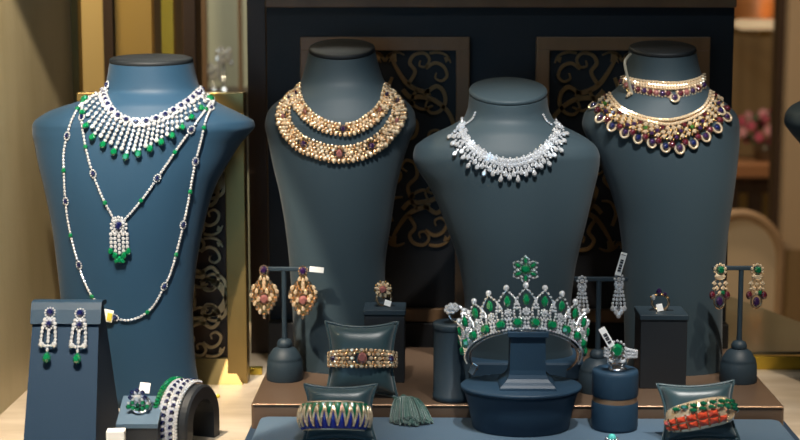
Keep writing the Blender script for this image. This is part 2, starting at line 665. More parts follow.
def chain(name, label, bvh, pts, stations, parent_extra=None):
    path = path_on(bvh, pts, .0036)
    root = thing(name, label, 'necklace', path[len(path) // 2][0])
    d = MB()
    for i, (p, n, t) in enumerate(path):
        s = stations(i, len(path))
        q = p + n * .0016
        if s == 'e':
            single('emerald', M['emerald'], root, lambda m: gem(m, q + n * .0004, n, t, .0028, .0027, .0022, 8))
        elif s == 's':
            single('sapphire', M['sapphire'], root, lambda m: gem(m, q + n * .0004, n, t, .0026, .0016, .0020, 8))
            halo(d, q - n * .0004, n, t, .0042, .0030, 10, .0011)
        elif s == '-':
            pass
        else:
            gem(d, q, n, t, .0019, .0016, .0014, 7)
    d.build('diamond_chain', M['diamond'], root)
    return root


def stat(off, per):
    def f(i, n):
        k = (i + off) % per
        if k == 0:
            return 'e'
        if k == per // 2:
            return 's'
        if k in (per // 2 - 1, per // 2 + 1):
            return '-'
        return 'd'
    return f


pend = chain('pendant_necklace', 'long diamond chain meeting in a sapphire rosette pendant with emerald tassel', T1,
    [(92, 92), (85, 100), (82, 115), (85, 140), (91, 166), (101, 193), (111, 213), (118, 224), (127, 217), (144, 197), (162, 171), (181, 143), (197, 122), (210, 103), (207, 95)], stat(6, 17))
chain('sautoir_necklace', 'longest diamond chain with emeralds looping low round the navy bust', T1,
    [(96, 90), (84, 102), (72, 122), (65, 150), (65, 175), (66, 195), (69, 221), (76, 252), (85, 281), (96, 301), (109, 314), (124, 320), (139, 317), (153, 306), (166, 282),
     (171, 270), (180, 236), (187, 205), (193, 171), (200, 143), (206, 120), (213, 103), (210, 95)], stat(3, 19))


def pendant():
    d = MB()
    p, n = hit(T1, 119, 226)
    up = V((0, 0, 1))
    t, n, b = frame_of(up, n)
    q = p + n * .002
    single('sapphire', M['sapphire'], pend, lambda m: gem(m, q + n * .001, n, t, .0046, .0028, .003, 9))
    halo(d, q, n, t, .0066, .0050, 12, .0017)
    halo(d, q - n * .0005, n, t, .0094, .0080, 14, .0018)
    for k, x in enumerate((-8.4, -4.2, 0, 4.2, 8.4)):
        ln = 5 if k in (1, 2, 3) else 4
        for j in range(ln):
            pp, nn = surf(T1, p - t * (.0085 + j * .0044 + (.002 if k == 2 else 0)) + b * x * .001)
            gem(d, pp + nn * .002, nn, t, .0022, .0020, .0017, 7)
        pp, nn = surf(T1, p - t * (.0088 + ln * .0044 + (.0045 if k == 2 else 0)) + b * x * .0011)
        single('emerald_drop', M['emerald'], pend, lambda m: gem(m, pp + nn * .0025, nn, t, .0040, .0032, .003, 9, 0, .5))
        if k in (1, 3):
            pp, nn = surf(T1, p - t * (.0088 + ln * .0044 + .0055) + b * x * .0008)
            single('emerald_drop', M['emerald'], pend, lambda m: gem(m, pp + nn * .0025, nn, t, .0034, .0030, .003, 9, 0, .5))
    d.build('diamond_rosette', M['diamond'], pend)


pendant()


# ---- two gold collars
def collar(name, label, bvh, pts, rows, pitch, saps, centre=None):
    path = path_on(bvh, pts, pitch)
    root = thing(name, label, 'necklace', path[len(path) // 2][0])
    gold, dia, base = MB(), MB(), MB()
    n_ = len(path)
    sp = [(int(f * (n_ - 1)), m, s) for f, m, s in saps]
    if centre:
        sp.append((int(centre[0] * (n_ - 1)), centre[1], centre[2]))
    stones = []
    half = (len(rows) - 1) / 2
    for i, (p, n, t) in enumerate(path):
        f = i / (n_ - 1)
        nar = .55 + .45 * min(1, min(f, 1 - f) * 9)
        t, n, b = frame_of(t, n)
        if b.z > 0:
            b = -b
        for k, (off, r) in enumerate(rows):
            o = off * nar
            pp = p + b * o + t * (pitch * .5 if k % 2 else 0) + t * random.uniform(-.0003, .0003) + b * random.uniform(-.0003, .0003)
            near = False
            for j, m, s in sp:
                if (pp - path[j][0]).length < s * 1.45:
                    near = True
            if near:
                continue
            q, nn = surf(bvh, pp)
            rr = r * random.uniform(.9, 1.1) * (.75 + .25 * nar)
            if (i + k * 2) % 3 == 0 and 0 < k < len(rows) - 1:
                gem(dia, q + nn * rr * .8, nn, t, rr * 1.05, rr * 1.05, rr, 7)
            else:
                bead(gold if (i + k) % 2 else dia, q + nn * rr * .7, rr, 0, 7, 4, True, nn, b, 1.15 if k in (0, len(rows) - 1) else 1.0)
    for j, m, s in sp:
        p, n, t = path[j]
        t, n, b = frame_of(t, n)
        stones.append((p + n * .002, n, b, m, s))
        halo(gold, p + n * .0016, n, t, s * 1.2, s * 1.2, 12, s * .26)
    for s_ in (-1, 1):
        tube(base, [surf(bvh, p + frame_of(t, n)[2] * rows[0][0] * .5 * s_)[0] + n * .0004 for p, n, t in path], .0009, 5)
    base.build('gold_frame', M['gold'], root)
    gold.build('gold_beadwork', M['rose_gold'], root)
    dia.build('champagne_diamond_field', M['champagne'], root)
    for p, n, b, m, s in stones:
        nm = {'amethyst': 'violet_stone', 'pink': 'pink_stone', 'sapphire': 'sapphire'}[m]
        single(nm, M[m], root, lambda mm: gem(mm, p, n, V((0, 0, 1)), s, s * .82, s * .8, 9, 0, .4 if m == 'pink' else 0))


collar('gold_collar_necklace', 'upper and shorter of the two gold collars on the slate bust', T2,
    [(299, 86), (297, 98), (304, 111), (319, 123), (338, 129), (357, 127), (374, 116), (385, 102), (386, 86)],
    [(-.0048, .0021), (-.0012, .0022), (.0022, .0022), (.0054, .0024)], .0043,
    [(.10, 'amethyst', .0026), (.28, 'pink', .0028), (.52, 'amethyst', .0034), (.76, 'pink', .0026), (.90, 'amethyst', .0028)])
collar('gold_collar_necklace', 'lower and wider of the two gold collars, with a pale pear stone', T2,
    [(294, 92), (285, 108), (286, 124), (298, 140), (316, 149), (340, 154), (363, 150), (382, 138), (396, 120), (398, 106), (391, 92)],
    [(-.0070, .0020), (-.0035, .0022), (.0001, .0023), (.0037, .0023), (.0075, .0028)], .0044,
    [(.07, 'amethyst', .0026), (.17, 'pink', .0028), (.345, 'amethyst', .0036), (.665, 'amethyst', .0036), (.82, 'pink', .0028), (.93, 'amethyst', .0028)], (.505, 'pink', .0048))


# ---- diamond fringe necklace on the low bust
def fringe():
    ipx = Px([(463, 125), (467, 138), (477, 148), (492, 157), (510, 161), (529, 157), (545, 146), (554, 135), (557, 125)])
    opx = Px([(450, 138), (451, 146), (457, 156), (468, 165), (481, 172), (497, 178), (511, 181), (526, 177), (540, 170), (553, 160), (562, 149), (566, 141), (566, 135)])
    root = thing('diamond_necklace', 'all-diamond necklace with a fringe of pear drops', 'necklace', hit(T3, 510, 161)[0])
    d, mt = MB(), MB()
    N = 37
    for i in range(N):
        f = i / (N - 1)
        A, B = ipx(f), opx(f)
        end = (1.0, .66, .84, .66)[i % 4]
        p0, p1 = strand(T3, A, B, 0)[0], strand(T3, A, B, end)[0]
        dr = (p1 - p0).normalized()
        L = math.hypot(A[0] - B[0], A[1] - B[1]) * .001 * end
        k = max(2, int(L / .0036))
        for j in range(k):
            q, n = strand(T3, A, B, j / k * end)
            t, n, b = frame_of(dr, n)
            r = .0024 if j < k - 1 else .0016
            gem(d, q + n * .0018, n, t, r, r * .9, r * .8, 7)
            if j <= 1 and i % 2 == 0:
                for w in range(6):
                    a = w * 2 * PI / 6
                    gem(d, q + n * .0017 + t * math.cos(a) * .0030 + b * math.sin(a) * .0030, n, t, .0014, .0014, .0012, 6)
        q, n = strand(T3, A, B, end)
        gem(d, q + n * .0022, n, -dr, .0036, .0027, .0024, 9, 0, .55)
        tube(mt, [strand(T3, A, B, s)[0] + n * .0007 for s in (0, .4 * end, .8 * end, end)], .0006, 5)
    for pts in ([(466, 110), (463, 117), (462, 125)], [(550, 112), (554, 118), (557, 125)]):
        for p, n, t in path_on(T3, pts, .003):
            gem(d, p + n * .0014, n, t, .0015, .0015, .0012, 7)
    d.build('diamond_fringe', M['diamond'], root)
    mt.build('setting', M['white_gold'], root)


fringe()


def horseshoe(mb, p, n, up, a, r, mi=0):
    t, n, b = frame_of(up, n)
    pts = []
    for k in range(13):
        w = math.radians(-130 + k * 260 / 12)
        pts.append(p + b * (math.sin(w) * a) - t * (math.cos(w) * a * 1.25))
    tube(mb, pts, r, 6, hint=n, mi=mi)


def gem_collars():
    # choker round the neck
    cpx = Px([(621, 74), (627, 79), (640, 83), (656, 85), (672, 86), (688, 84), (699, 80), (703, 76)])
    dpx = Px([(620, 82), (627, 88), (640, 93), (656, 96), (672, 97), (688, 95), (700, 90), (704, 85)])
    root = thing('gemstone_choker', 'short gold gemstone choker high on the neck', 'necklace', hit(T4, 664, 86)[0])
    band, dia = MB(), MB()
    tube(band, [hit(T4, *cpx(k / 40))[0] + hit(T4, *cpx(k / 40))[1] * .0010 for k in range(41)], .0022, 6, flat=.45)
    for i in range(32):
        f = (i + .5) / 32
        for s, r in ((-.20, .0021), (.10, .0023), (.38, .0019)):
            p, n = strand(T4, cpx(f), dpx(f), s)
            gem(dia, p + n * .0026, n, V((1, 0, 0)), r, r, .0015, 6)
    for i in range(15):
        f = (i + .5) / 15
        A, B = cpx(f), dpx(f)
        dr = (strand(T4, A, B, 1)[0] - strand(T4, A, B, 0)[0]).normalized()
        q, n = strand(T4, A, B, .82)
        m = ('ruby', 'pink', 'amethyst', 'ruby', 'amethyst')[i % 5]
        if i == 9:
            q, n = strand(T4, A, B, 1.15)
            hs = single('horseshoe_drop', M['champagne'], root, lambda mm: horseshoe(mm, q + n * .002, n, -dr, .0046, .0013))
            single('amethyst', M['amethyst'], hs, lambda mm: bead(mm, q + n * .0022, .0031, 0, 9, 5, True, n, dr, 1.2))
            continue
        single({'pink': 'pink_stone'}.get(m, m), M[m], root, lambda mm: bead(mm, q + n * .002, .0033, 0, 9, 5, True, n, dr, 1.1))
        halo(dia, q + n * .0010, n, dr, .0040, .0040, 8, .0010)
        q, n = strand(T4, cpx(i / 15), dpx(i / 15), .66)
        gem(dia, q + n * .0018, n, dr, .0026, .0022, .0016, 4)
    band.build('gold_band', M['gold'], root)
    dia.build('diamond_band', M['champagne'], root)
    # bib below
    ipx = Px([(609, 92), (612, 100), (622, 110), (638, 117), (654, 121), (670, 122), (687, 118), (702, 110), (709, 100), (710, 92)])
    opx = Px([(594, 104), (593, 110), (598, 118), (607, 125), (619, 131), (634, 138), (655, 145), (676, 151), (694, 145), (708, 137), (720, 127), (729, 116), (730, 108), (727, 102)])
    root = thing('gemstone_bib_necklace', 'wide gold bib necklace of rubies, peridots and horseshoe drops', 'necklace', hit(T4, 664, 122)[0])
    band, dia, ring = MB(), MB(), MB()
    tube(band, [hit(T4, *ipx(k / 60))[0] + hit(T4, *ipx(k / 60))[1] * .0010 for k in range(61)], .0022, 6, flat=.45)
    for i in range(48):
        f = (i + .5) / 48
        A, B = ipx(f), opx(f)
        for s, r in ((-.05, .0021), (.09, .0021)):
            p, n = strand(T4, A, B, s)
            gem(dia, p + n * .0030, n, V((1, 0, 0)), r, r, .0014, 6)
    N = 25
    for i in range(N):
        f = (i + .5) / N
        A, B = ipx(f), opx(f)
        dr = (strand(T4, A, B, 1)[0] - strand(T4, A, B, 0)[0]).normalized()
        for j, s in enumerate((.22, .38, .55)):
            q, n = strand(T4, A, B, s)
            t, n, b = frame_of(dr, n)
            m = None
            if j == 1 and i % 2:
                m = ('peridot', 'amethyst', None, 'amethyst')[(i // 2) % 4]
            elif j == 0 and i % 2 == 0:
                m = ('ruby', None)[(i // 2) % 2]
            elif j == 2 and i % 4 == 2:
                m = 'amethyst'
            r = .0025
            if m:
                single(m, M[m], root, lambda mm: gem(mm, q + n * .0022, n, t, r, r, r * .8, 8))
                halo(ring, q + n * .0014, n, t, r * 1.35, r * 1.35, 8, .0009)
            else:
                gem(dia, q + n * .0020, n, t, .0034, .0031, .0020, 4)
            q, n = strand(T4, ipx(i / N), opx(i / N), s + .07)
            bead(ring, q + n * .0014, .0016, 0, 7, 4)
        if i % 2 == 0:
            q, n = strand(T4, A, B, .92)
            hs = single('horseshoe_drop', M['champagne'], root, lambda mm: horseshoe(mm, q + n * .002, n, -dr, .0046, .0014))
            m = 'amethyst' if i % 4 else 'sapphire'
            single(m, M[m], hs, lambda mm: bead(mm, q + n * .0022, .0031, 0, 9, 5, True, n, dr, 1.2))
        else:
            q, n = strand(T4, A, B, .80)
            single('ruby_drop', M['ruby'], root, lambda mm: bead(mm, q + n * .0024, .0035, 0, 10, 6, True, n, dr, 1.1))
            halo(ring, q + n * .0012, n, dr, .0040, .0040, 10, .0009)
    band.build('gold_band', M['gold'], root)
    dia.build('diamond_field', M['champagne'], root)
    ring.build('stone_collet', M['gold'], root)


gem_collars()
# strap tag hanging from the choker clasp
st = MB()
p0, n0 = hit(T4, 624, 72)
tube(st, catmull([tuple(atY(631, 54, .170)), tuple(atY(627, 58, .160)), tuple(atY(625, 66, .153)), tuple(p0 + V((-.0006, -.003, 0)))], 5), .0016, 6, flat=.4)
tag(st.build('price_strap', M['strap'], at=p0), 'pale strap tag curling up behind the short choker', 'tag')
# tiny price tag on the sautoir, by the earring board
tg = MB()
q, n = hit(T1, 109, 315)
q = q + n * .004
box(tg, q, (.011, .0012, .013), Euler((0, .2, 0)).to_matrix(), .0003)
tagx = tg.build('price_tag', M['tag'], at=q)
tag(tagx, 'little white and yellow tag at the foot of the longest chain', 'tag')
tg = MB()
box(tg, q + V((.002, -.0010, -.001)), (.005, .0006, .008), Euler((0, .2, 0)).to_matrix())
tg.build('yellow_seal', M['tag_yellow'], tagx)
# ------------------------------------------------------------------ flat frame in millimetres
class Fr:
    def __init__(s, O, X, Z):
        s.O, s.X, s.Z = V(O), V(X).normalized(), V(Z).normalized()
        s.N = s.X.cross(s.Z)          # towards the viewer side (-Y) for X right, Z up

    def __call__(s, x, z, o=0.0):
        return s.O + (s.X * x + s.Z * z + s.N * o) * .001


def front(O, rz=0.0, tilt=0.0):
    R = Euler((tilt, 0, rz)).to_matrix()
    return Fr(O, R @ V((1, 0, 0)), R @ V((0, 0, 1)))


# ------------------------------------------------------------------ platform, tray, board
def slab(name, label, cat, pts, z0, z1, m, inset=.003):
    """bevelled slab from a plan outline"""
    mb = MB()
    n = len(pts)
    cx = sum(p[0] for p in pts) / n
    cy = sum(p[1] for p in pts) / n

    def off(k):
        out = []
        for x, y in pts:
            L = math.hypot(x - cx, y - cy)
            out.append((x - (x - cx) / L * k * 1.4, y - (y - cy) / L * k * 1.4))
        return out
    lv = [(off(0), z0), (off(0), z1 - inset), (off(inset * .3), z1 - inset * .3), (off(inset), z1)]
    vs = [(x, y, z) for l, z in lv for x, y in l]
    fs = []
    for i in range(3):
        for k in range(n):
            fs.append((i * n + k, i * n + (k + 1) % n, (i + 1) * n + (k + 1) % n, (i + 1) * n + k))
    fs.append(tuple(range(n))[::-1])
    fs.append(tuple(range(3 * n, 4 * n)))
    mb.add(vs, fs)
    return tag(mb.build(name, m, at=(cx, cy, z0)), label, cat)


def rrect(x0, x1, y0, y1, r, seg=5):
    pts = []
    for cx, cy, a0 in ((x1 - r, y1 - r, 0), (x0 + r, y1 - r, 90), (x0 + r, y0 + r, 180), (x1 - r, y0 + r, 270)):
        for k in range(seg + 1):
            t = math.radians(a0 + 90 * k / seg)
            pts.append((cx + r * math.cos(t), cy + r * math.sin(t)))
    return pts


XL, XR = atZ(250.6, 404, Z_PLAT).x, atZ(784.5, 406, Z_PLAT).x
slab('base_board', 'thin navy board lying on the travertine under the bronze platform', 'display board', rrect(XL - .002, XR + .010, -.16, .262, .004), 0.0, Z_BOARD, M['board'], .001)
plat = slab('display_platform', 'low bronze-brown platform carrying the slate busts', 'platform', rrect(XL, XR, 0, .262, .003), Z_BOARD, Z_PLAT, M['bronze'], .0018)
slab('display_tray', 'blue felt tray in front of the bronze platform', 'tray', rrect(XL + .010, XR - .006, -.15, -.005, .006), Z_BOARD, Z_TRAY, M['tray'], .0025)
eb = MB()
tube(eb, [(XL + .002, -.0002, Z_PLAT - .0014), (XR - .002, -.0002, Z_PLAT - .0014)], .0011, 6)
eb.build('bright_edge', M['bronze_edge'], plat)


# ------------------------------------------------------------------ T-bar earring stands
def tstand(label, px, pyb, bx0, bx1, pybar, z0, zs=1.0):
    base = atZ(px, pyb - 5, z0)
    by = base.y
    root = thing('earring_stand', label, 'earring stand', (base.x, by, z0), 'T-bar earring stands')
    mb = MB()
    lathe(mb, [(.0190, 0), (.0196, .002), (.0193, .010), (.0187, .0200), (.0178, .0212), (.0180, .0225), (.0172, .0250), (.0125, .0325), (.0085, .0350)], (base.x, by, z0), 40)
    mb.build('base', M['pad'], root)
    mb = MB()
    lathe(mb, [(.0070, .0335), (.0082, .036), (.0082, .039), (.0066, .0425), (.0032, .0440)], (base.x, by, z0), 28)
    mb.build('collar', M['pad'], root)
    a, b = atY(bx0, pybar, by), atY(bx1, pybar, by)
    zb = a.z * .5 + b.z * .5
    mb = MB()
    lathe(mb, [(.0030, .0430), (.0027, .055), (.0027, zb - z0)], (base.x, by, z0), 16)
    mb.build('pole', M['pad'], root)
    mb = MB()
    box(mb, ((a.x + b.x) / 2, by, zb), (b.x - a.x, .0055, .0042), None, .001)
    mb.build('bar', M['pad'], root)
    return root, by, zb


S1, y1, zb1 = tstand('T-bar stand with violet-studded gold earrings, beside the brass screen', 285, 384, 260, 322, 269, Z_PLAT)
S2, y2, zb2 = tstand('T-bar stand with long diamond earrings, half hidden behind the banded cylinder', 597, 396, 574, 628, 279, Z_PLAT)
S3, y3, zb3 = tstand('T-bar stand with ruby drop earrings near the platform corner', 738, 386, 712, 762, 268, Z_PLAT)


# ---- gold leaf earrings
def gold_earring(px, py, by, label):
    O = atY(px, py, by - .0055)
    f0 = front(O)
    K = 1.18
    f = lambda x, z, o=0.0: f0(x * K, z * K, o)
    f.N = f0.N
    root = thing('gold_earring', label, 'earring', O, 'violet-studded gold earrings')
    g, d = MB(), MB()
    up = V((0, 0, 1))
    single('violet_stone', M['amethyst'], root, lambda m: gem(m, f(0, 0, 1.5), f.N, up, .0042, .0036, .0034, 9))
    halo(g, f(0, 0, 1), f.N, up, .0050, .0044, 12, .0012)
    for x in (-3.2, 0, 3.2):
        gem(d, f(x, -7.2 - (0 if x else 1.2), 1), f.N, (up + V((x * -.12, 0, 0))).normalized(), .0030, .0020, .002, 7, 0, .4)
    rows = [(-11.5, 6.0), (-15.0, 9.6), (-18.7, 11.2), (-22.4, 11.4), (-26.1, 10.2), (-29.8, 8.4), (-33.5, 6.2), (-37.2, 3.8), (-41, 1.6)]
    for i, (z, w) in enumerate(rows):
        k = max(1, int(round(w * 2 / 4.0)))
        for j in range(k):
            x = 0 if k == 1 else -w + 2 * w * j / (k - 1)
            if abs(x) < 5.0 and abs(z + 26) < 5.2:
                continue
            o = 1.6 - abs(x) * .08
            ax = (up + V((x * -.05, 0, 0))).normalized()
            (gem if (i + j) % 2 else gem)(d if (i + j) % 2 else g, f(x, z, o), f.N, ax, .0032, .0023, .0024, 7, 0, .35)
    single('pink_stone', M['pink'], root, lambda m: gem(m, f(0, -26, 2.2), f.N, up, .0052, .0048, .0036, 10))
    halo(g, f(0, -26, 1.4), f.N, up, .0064, .0060, 14, .0012)
    bk = MB()
    ol = [(0, 3), (-4, -2), (-3, -8), (-7, -12), (-10.5, -18), (-10.6, -23), (-8, -30), (-4, -37), (0, -43), (4, -37), (8, -30), (10.6, -23), (10.5, -18), (7, -12), (3, -8), (4, -2)]
    vs = [f(x, z, 0) for x, z in ol] + [f(x, z, 1) for x, z in ol]
    n = len(ol)
    bk.add(vs, [tuple(range(n)), tuple(range(n, 2 * n))[::-1]] + [(k, k + n, (k + 1) % n + n, (k + 1) % n) for k in range(n)])
    bk.build('gold_backing', M['gold'], root)
    g.build('gold_petals', M['rose_gold'], root)
    d.build('diamond_petals', M['champagne'], root)
    return root


e = gold_earring(264, 270, y1, 'gold leaf-shaped earring hanging at the bar end nearest the brass screen')
O = atY(303, 271, y1 - .0055)
dup(e, O, 'gold leaf-shaped earring hanging beside the white bar tag')
t_ = MB()
a = atY(317, 270, y1)
box(t_, (a.x, y1 - .0050, a.z + .0012), (.015, .0012, .0058), Euler((0, .10, 0)).to_matrix(), .0003)
tag(t_.build('price_tag', M['tag'], at=(a.x, y1 - .005, a.z)), 'small white tag at the end of the gold earring bar', 'tag')


def diamond_earring(px, py, by, label):
    O = atY(px, py, by - .0055)
    f = front(O)
    up = V((0, 0, 1))
    root = thing('diamond_earring', label, 'earring', O, 'long diamond earrings')
    d, m = MB(), MB()
    gem(d, f(0, 0, 1.5), f.N, up, .0026, .0026, .0022, 8)
    halo(d, f(0, 0, 1), f.N, up, .0046, .0042, 8, .0017)
    for x in (-3.5, 3.5):
        gem(d, f(x, -5.5, 1.2), f.N, up, .0024, .0018, .0018, 7)
    gem(d, f(0, -6.6, 1.3), f.N, up, .0026, .0024, .002, 8)
    gem(d, f(0, -10.6, 1.3), f.N, up, .0024, .0022, .002, 8)
    for x, n_ in ((-6.0, 5), (-2.4, 6), (2.4, 6), (6.0, 5)):
        for j in range(n_):
            s = (j + 1) / n_
            gem(d, f(x * (.35 + .65 * s), -9 - j * 4.0, 1.2), f.N, up, .0019, .0016, .0015, 7)
        gem(d, f(x, -10 - n_ * 4.0, 1.4), f.N, up, .0034, .0026, .0024, 8, 0, .5)
        tube(m, [f(x * .3, -6, .6), f(x * .7, -16, .6), f(x, -9 - n_ * 4.0, .6)], .0005, 5)
    single('diamond_drop', M['diamond'], root, lambda mm: gem(mm, f(0, -37.5, 1.4), f.N, up, .0034, .0028, .0024, 8, 0, .5))
    tube(m, [f(0, -9, .6), f(0, -36, .6)], .0005, 5)
    d.build('diamond_strands', M['diamond'], root)
    m.build('hook_wire', M['white_gold'], root)
    return root


e = diamond_earring(582, 281, y2, 'diamond earring hanging close to the tiara')
dup(e, atY(619, 279, y2 - .0055), 'diamond earring with a barcode tag standing above it')


def barcode_tag(f, w, h, label, slots):
    """white tag with black bars; slots: z positions of bars in mm"""
    mb = MB()
    R = Matrix((f.X, f.N * -1, f.Z)).transposed()
    box(mb, f(0, 0, 0), (w * .001, .0008, h * .001), R, .0003)
    t = mb.build('price_tag', M['tag'], at=f(0, 0, 0))
    tag(t, label, 'tag')
    ik = MB()
    for z, ww, hh in slots:
        box(ik, f(0, z, .55), (ww * .001, .0003, hh * .001), R)
    ik.build('printed_barcode', M['ink'], t)
    return t


bars = [(h * .72 - 8, 3.2, .35 + .3 * (h % 3)) for h in range(0, 18, 1) if h % 4 != 3]
barcode_tag(Fr(atY(621, 264, y2 - .009), V((.95, 0, -.26)), V((.26, 0, .95))), 6.2, 24, 'long white barcode tag standing on the diamond earring bar', bars + [(9.6, 4.6, .5)])


def ruby_earring(px, py, by, label):
    O = atY(px, py, by - .0055)
    f = front(O)
    up = V((0, 0, 1))
    root = thing('gemstone_earring', label, 'earring', O, 'ruby and tourmaline drop earrings')
    d, g = MB(), MB()
    single('green_stone', M['emerald_deep'], root, lambda m: gem(m, f(.5, 0, 2), f.N, up, .0042, .0040, .0032, 9))
    halo(d, f(0, 0, 1.2), f.N, up, .0060, .0056, 10, .0018)
    gem(d, f(0, -7.0, 1.6), f.N, up, .0036, .0060, .0026, 9)
    gem(d, f(-5.5, 1.5, 1.4), f.N, up, .0022, .0018, .002, 7)
    for x, z, r in ((-6, -14, 3.2), (0, -14.5, 2.6), (6, -14, 3.2), (-3.2, -19, 3.2), (3.6, -19, 3.2), (0, -24, 2.8), (-6.4, -19.5, 2.0), (6.8, -19.5, 2.0)):
        gem(d, f(x, z, 1.4), f.N, up, r * .001, r * .0009, .0022, 4)
    single('green_stone', M['emerald_deep'], root, lambda m: gem(m, f(3.2, -23.6, 2), f.N, up, .0028, .0026, .0024, 8))
    for x in (-7.6, 7.6):
        single('ruby_drop', M['ruby'], root, lambda m: bead(m, f(x, -26.5, 1.6), .0034, 0, 10, 6, True, f.N, up, 1.35))
    pts = [f(math.sin(w) * 5.4, -33 + math.cos(w) * 7.6, 1.2) for w in [2 * PI * k / 20 for k in range(20)]]
    tube(g, pts, .0010, 6, True)
    single('violet_stone', M['amethyst'], root, lambda m: gem(m, f(0, -33.4, 1.6), f.N, up, .0054, .0036, .0032, 10))
    for x in (-6, 0, 6):
        tube(g, [f(x * .4, -8, .5), f(x, -14, .5), f(x * .9, -23, .5)], .0006, 5)
    d.build('champagne_diamond_lattice', M['champagne'], root)
    g.build('gold_frame', M['rose_gold'], root)
    return root


e = ruby_earring(720, 270, y3, 'ruby drop earring hanging against the slate bust edge')
dup(e, atY(757, 270, y3 - .0055), 'ruby drop earring hanging before the cream chair')

# ------------------------------------------------------------------ ring blocks
def ring_box(label, x0, x1, pyb, pyt, z0):
    a, b = atZ(x0, pyb, z0), atZ(x1, pyb, z0)
    w = b.x - a.x
    by = a.y + w / 2
    zt = atY((x0 + x1) / 2, pyt, a.y).z
    cx = (a.x + b.x) / 2
    root = thing('ring_block', label, 'ring stand', (cx, by, z0), 'square ring blocks')
    mb = MB()
    box(mb, (cx, by, (z0 + zt - .006) / 2), (w * .955, w * .955, zt - .006 - z0), None, .0012)
    mb.build('body', M['pad_black'], root)
    mb = MB()
    box(mb, (cx, by, zt - .003), (w, w, .006), None, .0014)
    mb.build('top_pad', M['pad'], root)
    mb = MB()
    box(mb, (cx, by, zt + .0002), (w * .5, .0036, .0008), None, .0003)
    mb.build('ring_slot', M['leather_dark'], root)
    return root, cx, by, zt


RB1, rx1, ry1, rz1 = ring_box('square slate block under the gold flower ring, behind the pillow', 363.5, 405.5, 383, 310, Z_PLAT)
RB2, rx2, ry2, rz2 = ring_box('square slate block under the gold ring with violet stones', 638.5, 687, 389, 315, Z_PLAT)


def shank(mb, c, r, wire, R, a0=-100, a1=260, flat=1.0):
    pts = []
    for k in range(29):
        t = math.radians(lerp(a0, a1, k / 28))
        pts.append(V(c) + R @ V((r * math.cos(t), 0, r * math.sin(t))))
    tube(mb, pts, wire, 7, False, hint=R @ V((0, -1, 0)), flat=flat)


def ring_base(name, label, c, r, wire, R, m):
    root = thing(name, label, 'ring', c)
    mb = MB()
    shank(mb, c, r, wire, R)
    mb.build('band', m, root)
    return root


# gold flower ring
c = V((rx1 - .001, ry1, rz1 + .0085))
r_ = ring_base('flower_ring', 'gold flower ring with a pink centre on the square block behind the pillow', c, .0085, .0013, Euler((0, 0, .5)).to_matrix(), M['rose_gold'])
hd = c + V((-.001, -.002, .0095))
nn = V((-.05, -.75, .65)).normalized()
g, d = MB(), MB()
tt, nn, bb = frame_of(V((0, 0, 1)), nn)
for k in range(9):
    w = 2 * PI * k / 9
    dr = tt * math.cos(w) + bb * math.sin(w)
    gem(d, hd + dr * .0062, nn, dr, .0032, .0021, .0024, 8, 0, .2)
    w += PI / 9
    dr = tt * math.cos(w) + bb * math.sin(w)
    bead(g, hd + dr * .0088 - nn * .001, .0013, 0, 7, 4, True)
single('pink_stone', M['pink'], r_, lambda m: gem(m, hd + nn * .001, nn, tt, .0042, .0042, .0034, 10))
lathe(g, [(.003, -.004), (.006, -.001), (.0065, .0005)], hd - nn * .001, 16, nn.to_track_quat('Z', 'Y').to_matrix())
g.build('gold_setting', M['gold'], r_)
d.build('diamond_petals', M['champagne'], r_)
t_ = MB()
box(t_, c + V((.0040, -.0075, -.004)), (.007, .0012, .006), Euler((-.2, .3, 0)).to_matrix(), .0003)  # white chip standing in for the reflection on the ring shank
t_.build('shank_tag_shine', M['tag'], r_)

# gold ring with violet stones
c = V((rx2 - .001, ry2, rz2 + .0085))
r_ = ring_base('gold_ring', 'gold ring with violet and pale stones on the tall square block', c, .0088, .0014, Euler((0, 0, -.35)).to_matrix(), M['rose_gold'])
g = MB()
hd = c + V((-.001, -.001, .0095))
up = V((0, 0, 1))
nn = V((0, -.8, .6))
single('violet_stone', M['amethyst'], r_, lambda m: gem(m, hd + V((-.001, -.002, .0015)), nn, up, .0042, .0038, .0034, 9))
single('diamond', M['diamond'], r_, lambda m: gem(m, hd + V((-.0068, -.002, -.004)), nn, up, .0032, .0032, .0028, 8))
single('violet_stone', M['amethyst'], r_, lambda m: gem(m, hd + V((.0052, -.002, -.001)), nn, up, .0026, .0026, .0022, 8))
for k in range(9):
    bead(g, hd + V((-.009 + k * .0022, -.002 + .0003 * (k % 2), -.0035 + .0032 * math.sin(k * .42))), .0013, 0, 7, 4)
g.build('gold_setting', M['gold'], r_)
t_ = MB()
box(t_, c + V((-.0015, -.0075, -.0042)), (.0065, .0012, .0075), Euler((-.2, -.25, 0)).to_matrix(), .0003)
t_.build('shank_tag_shine', M['tag'], r_)


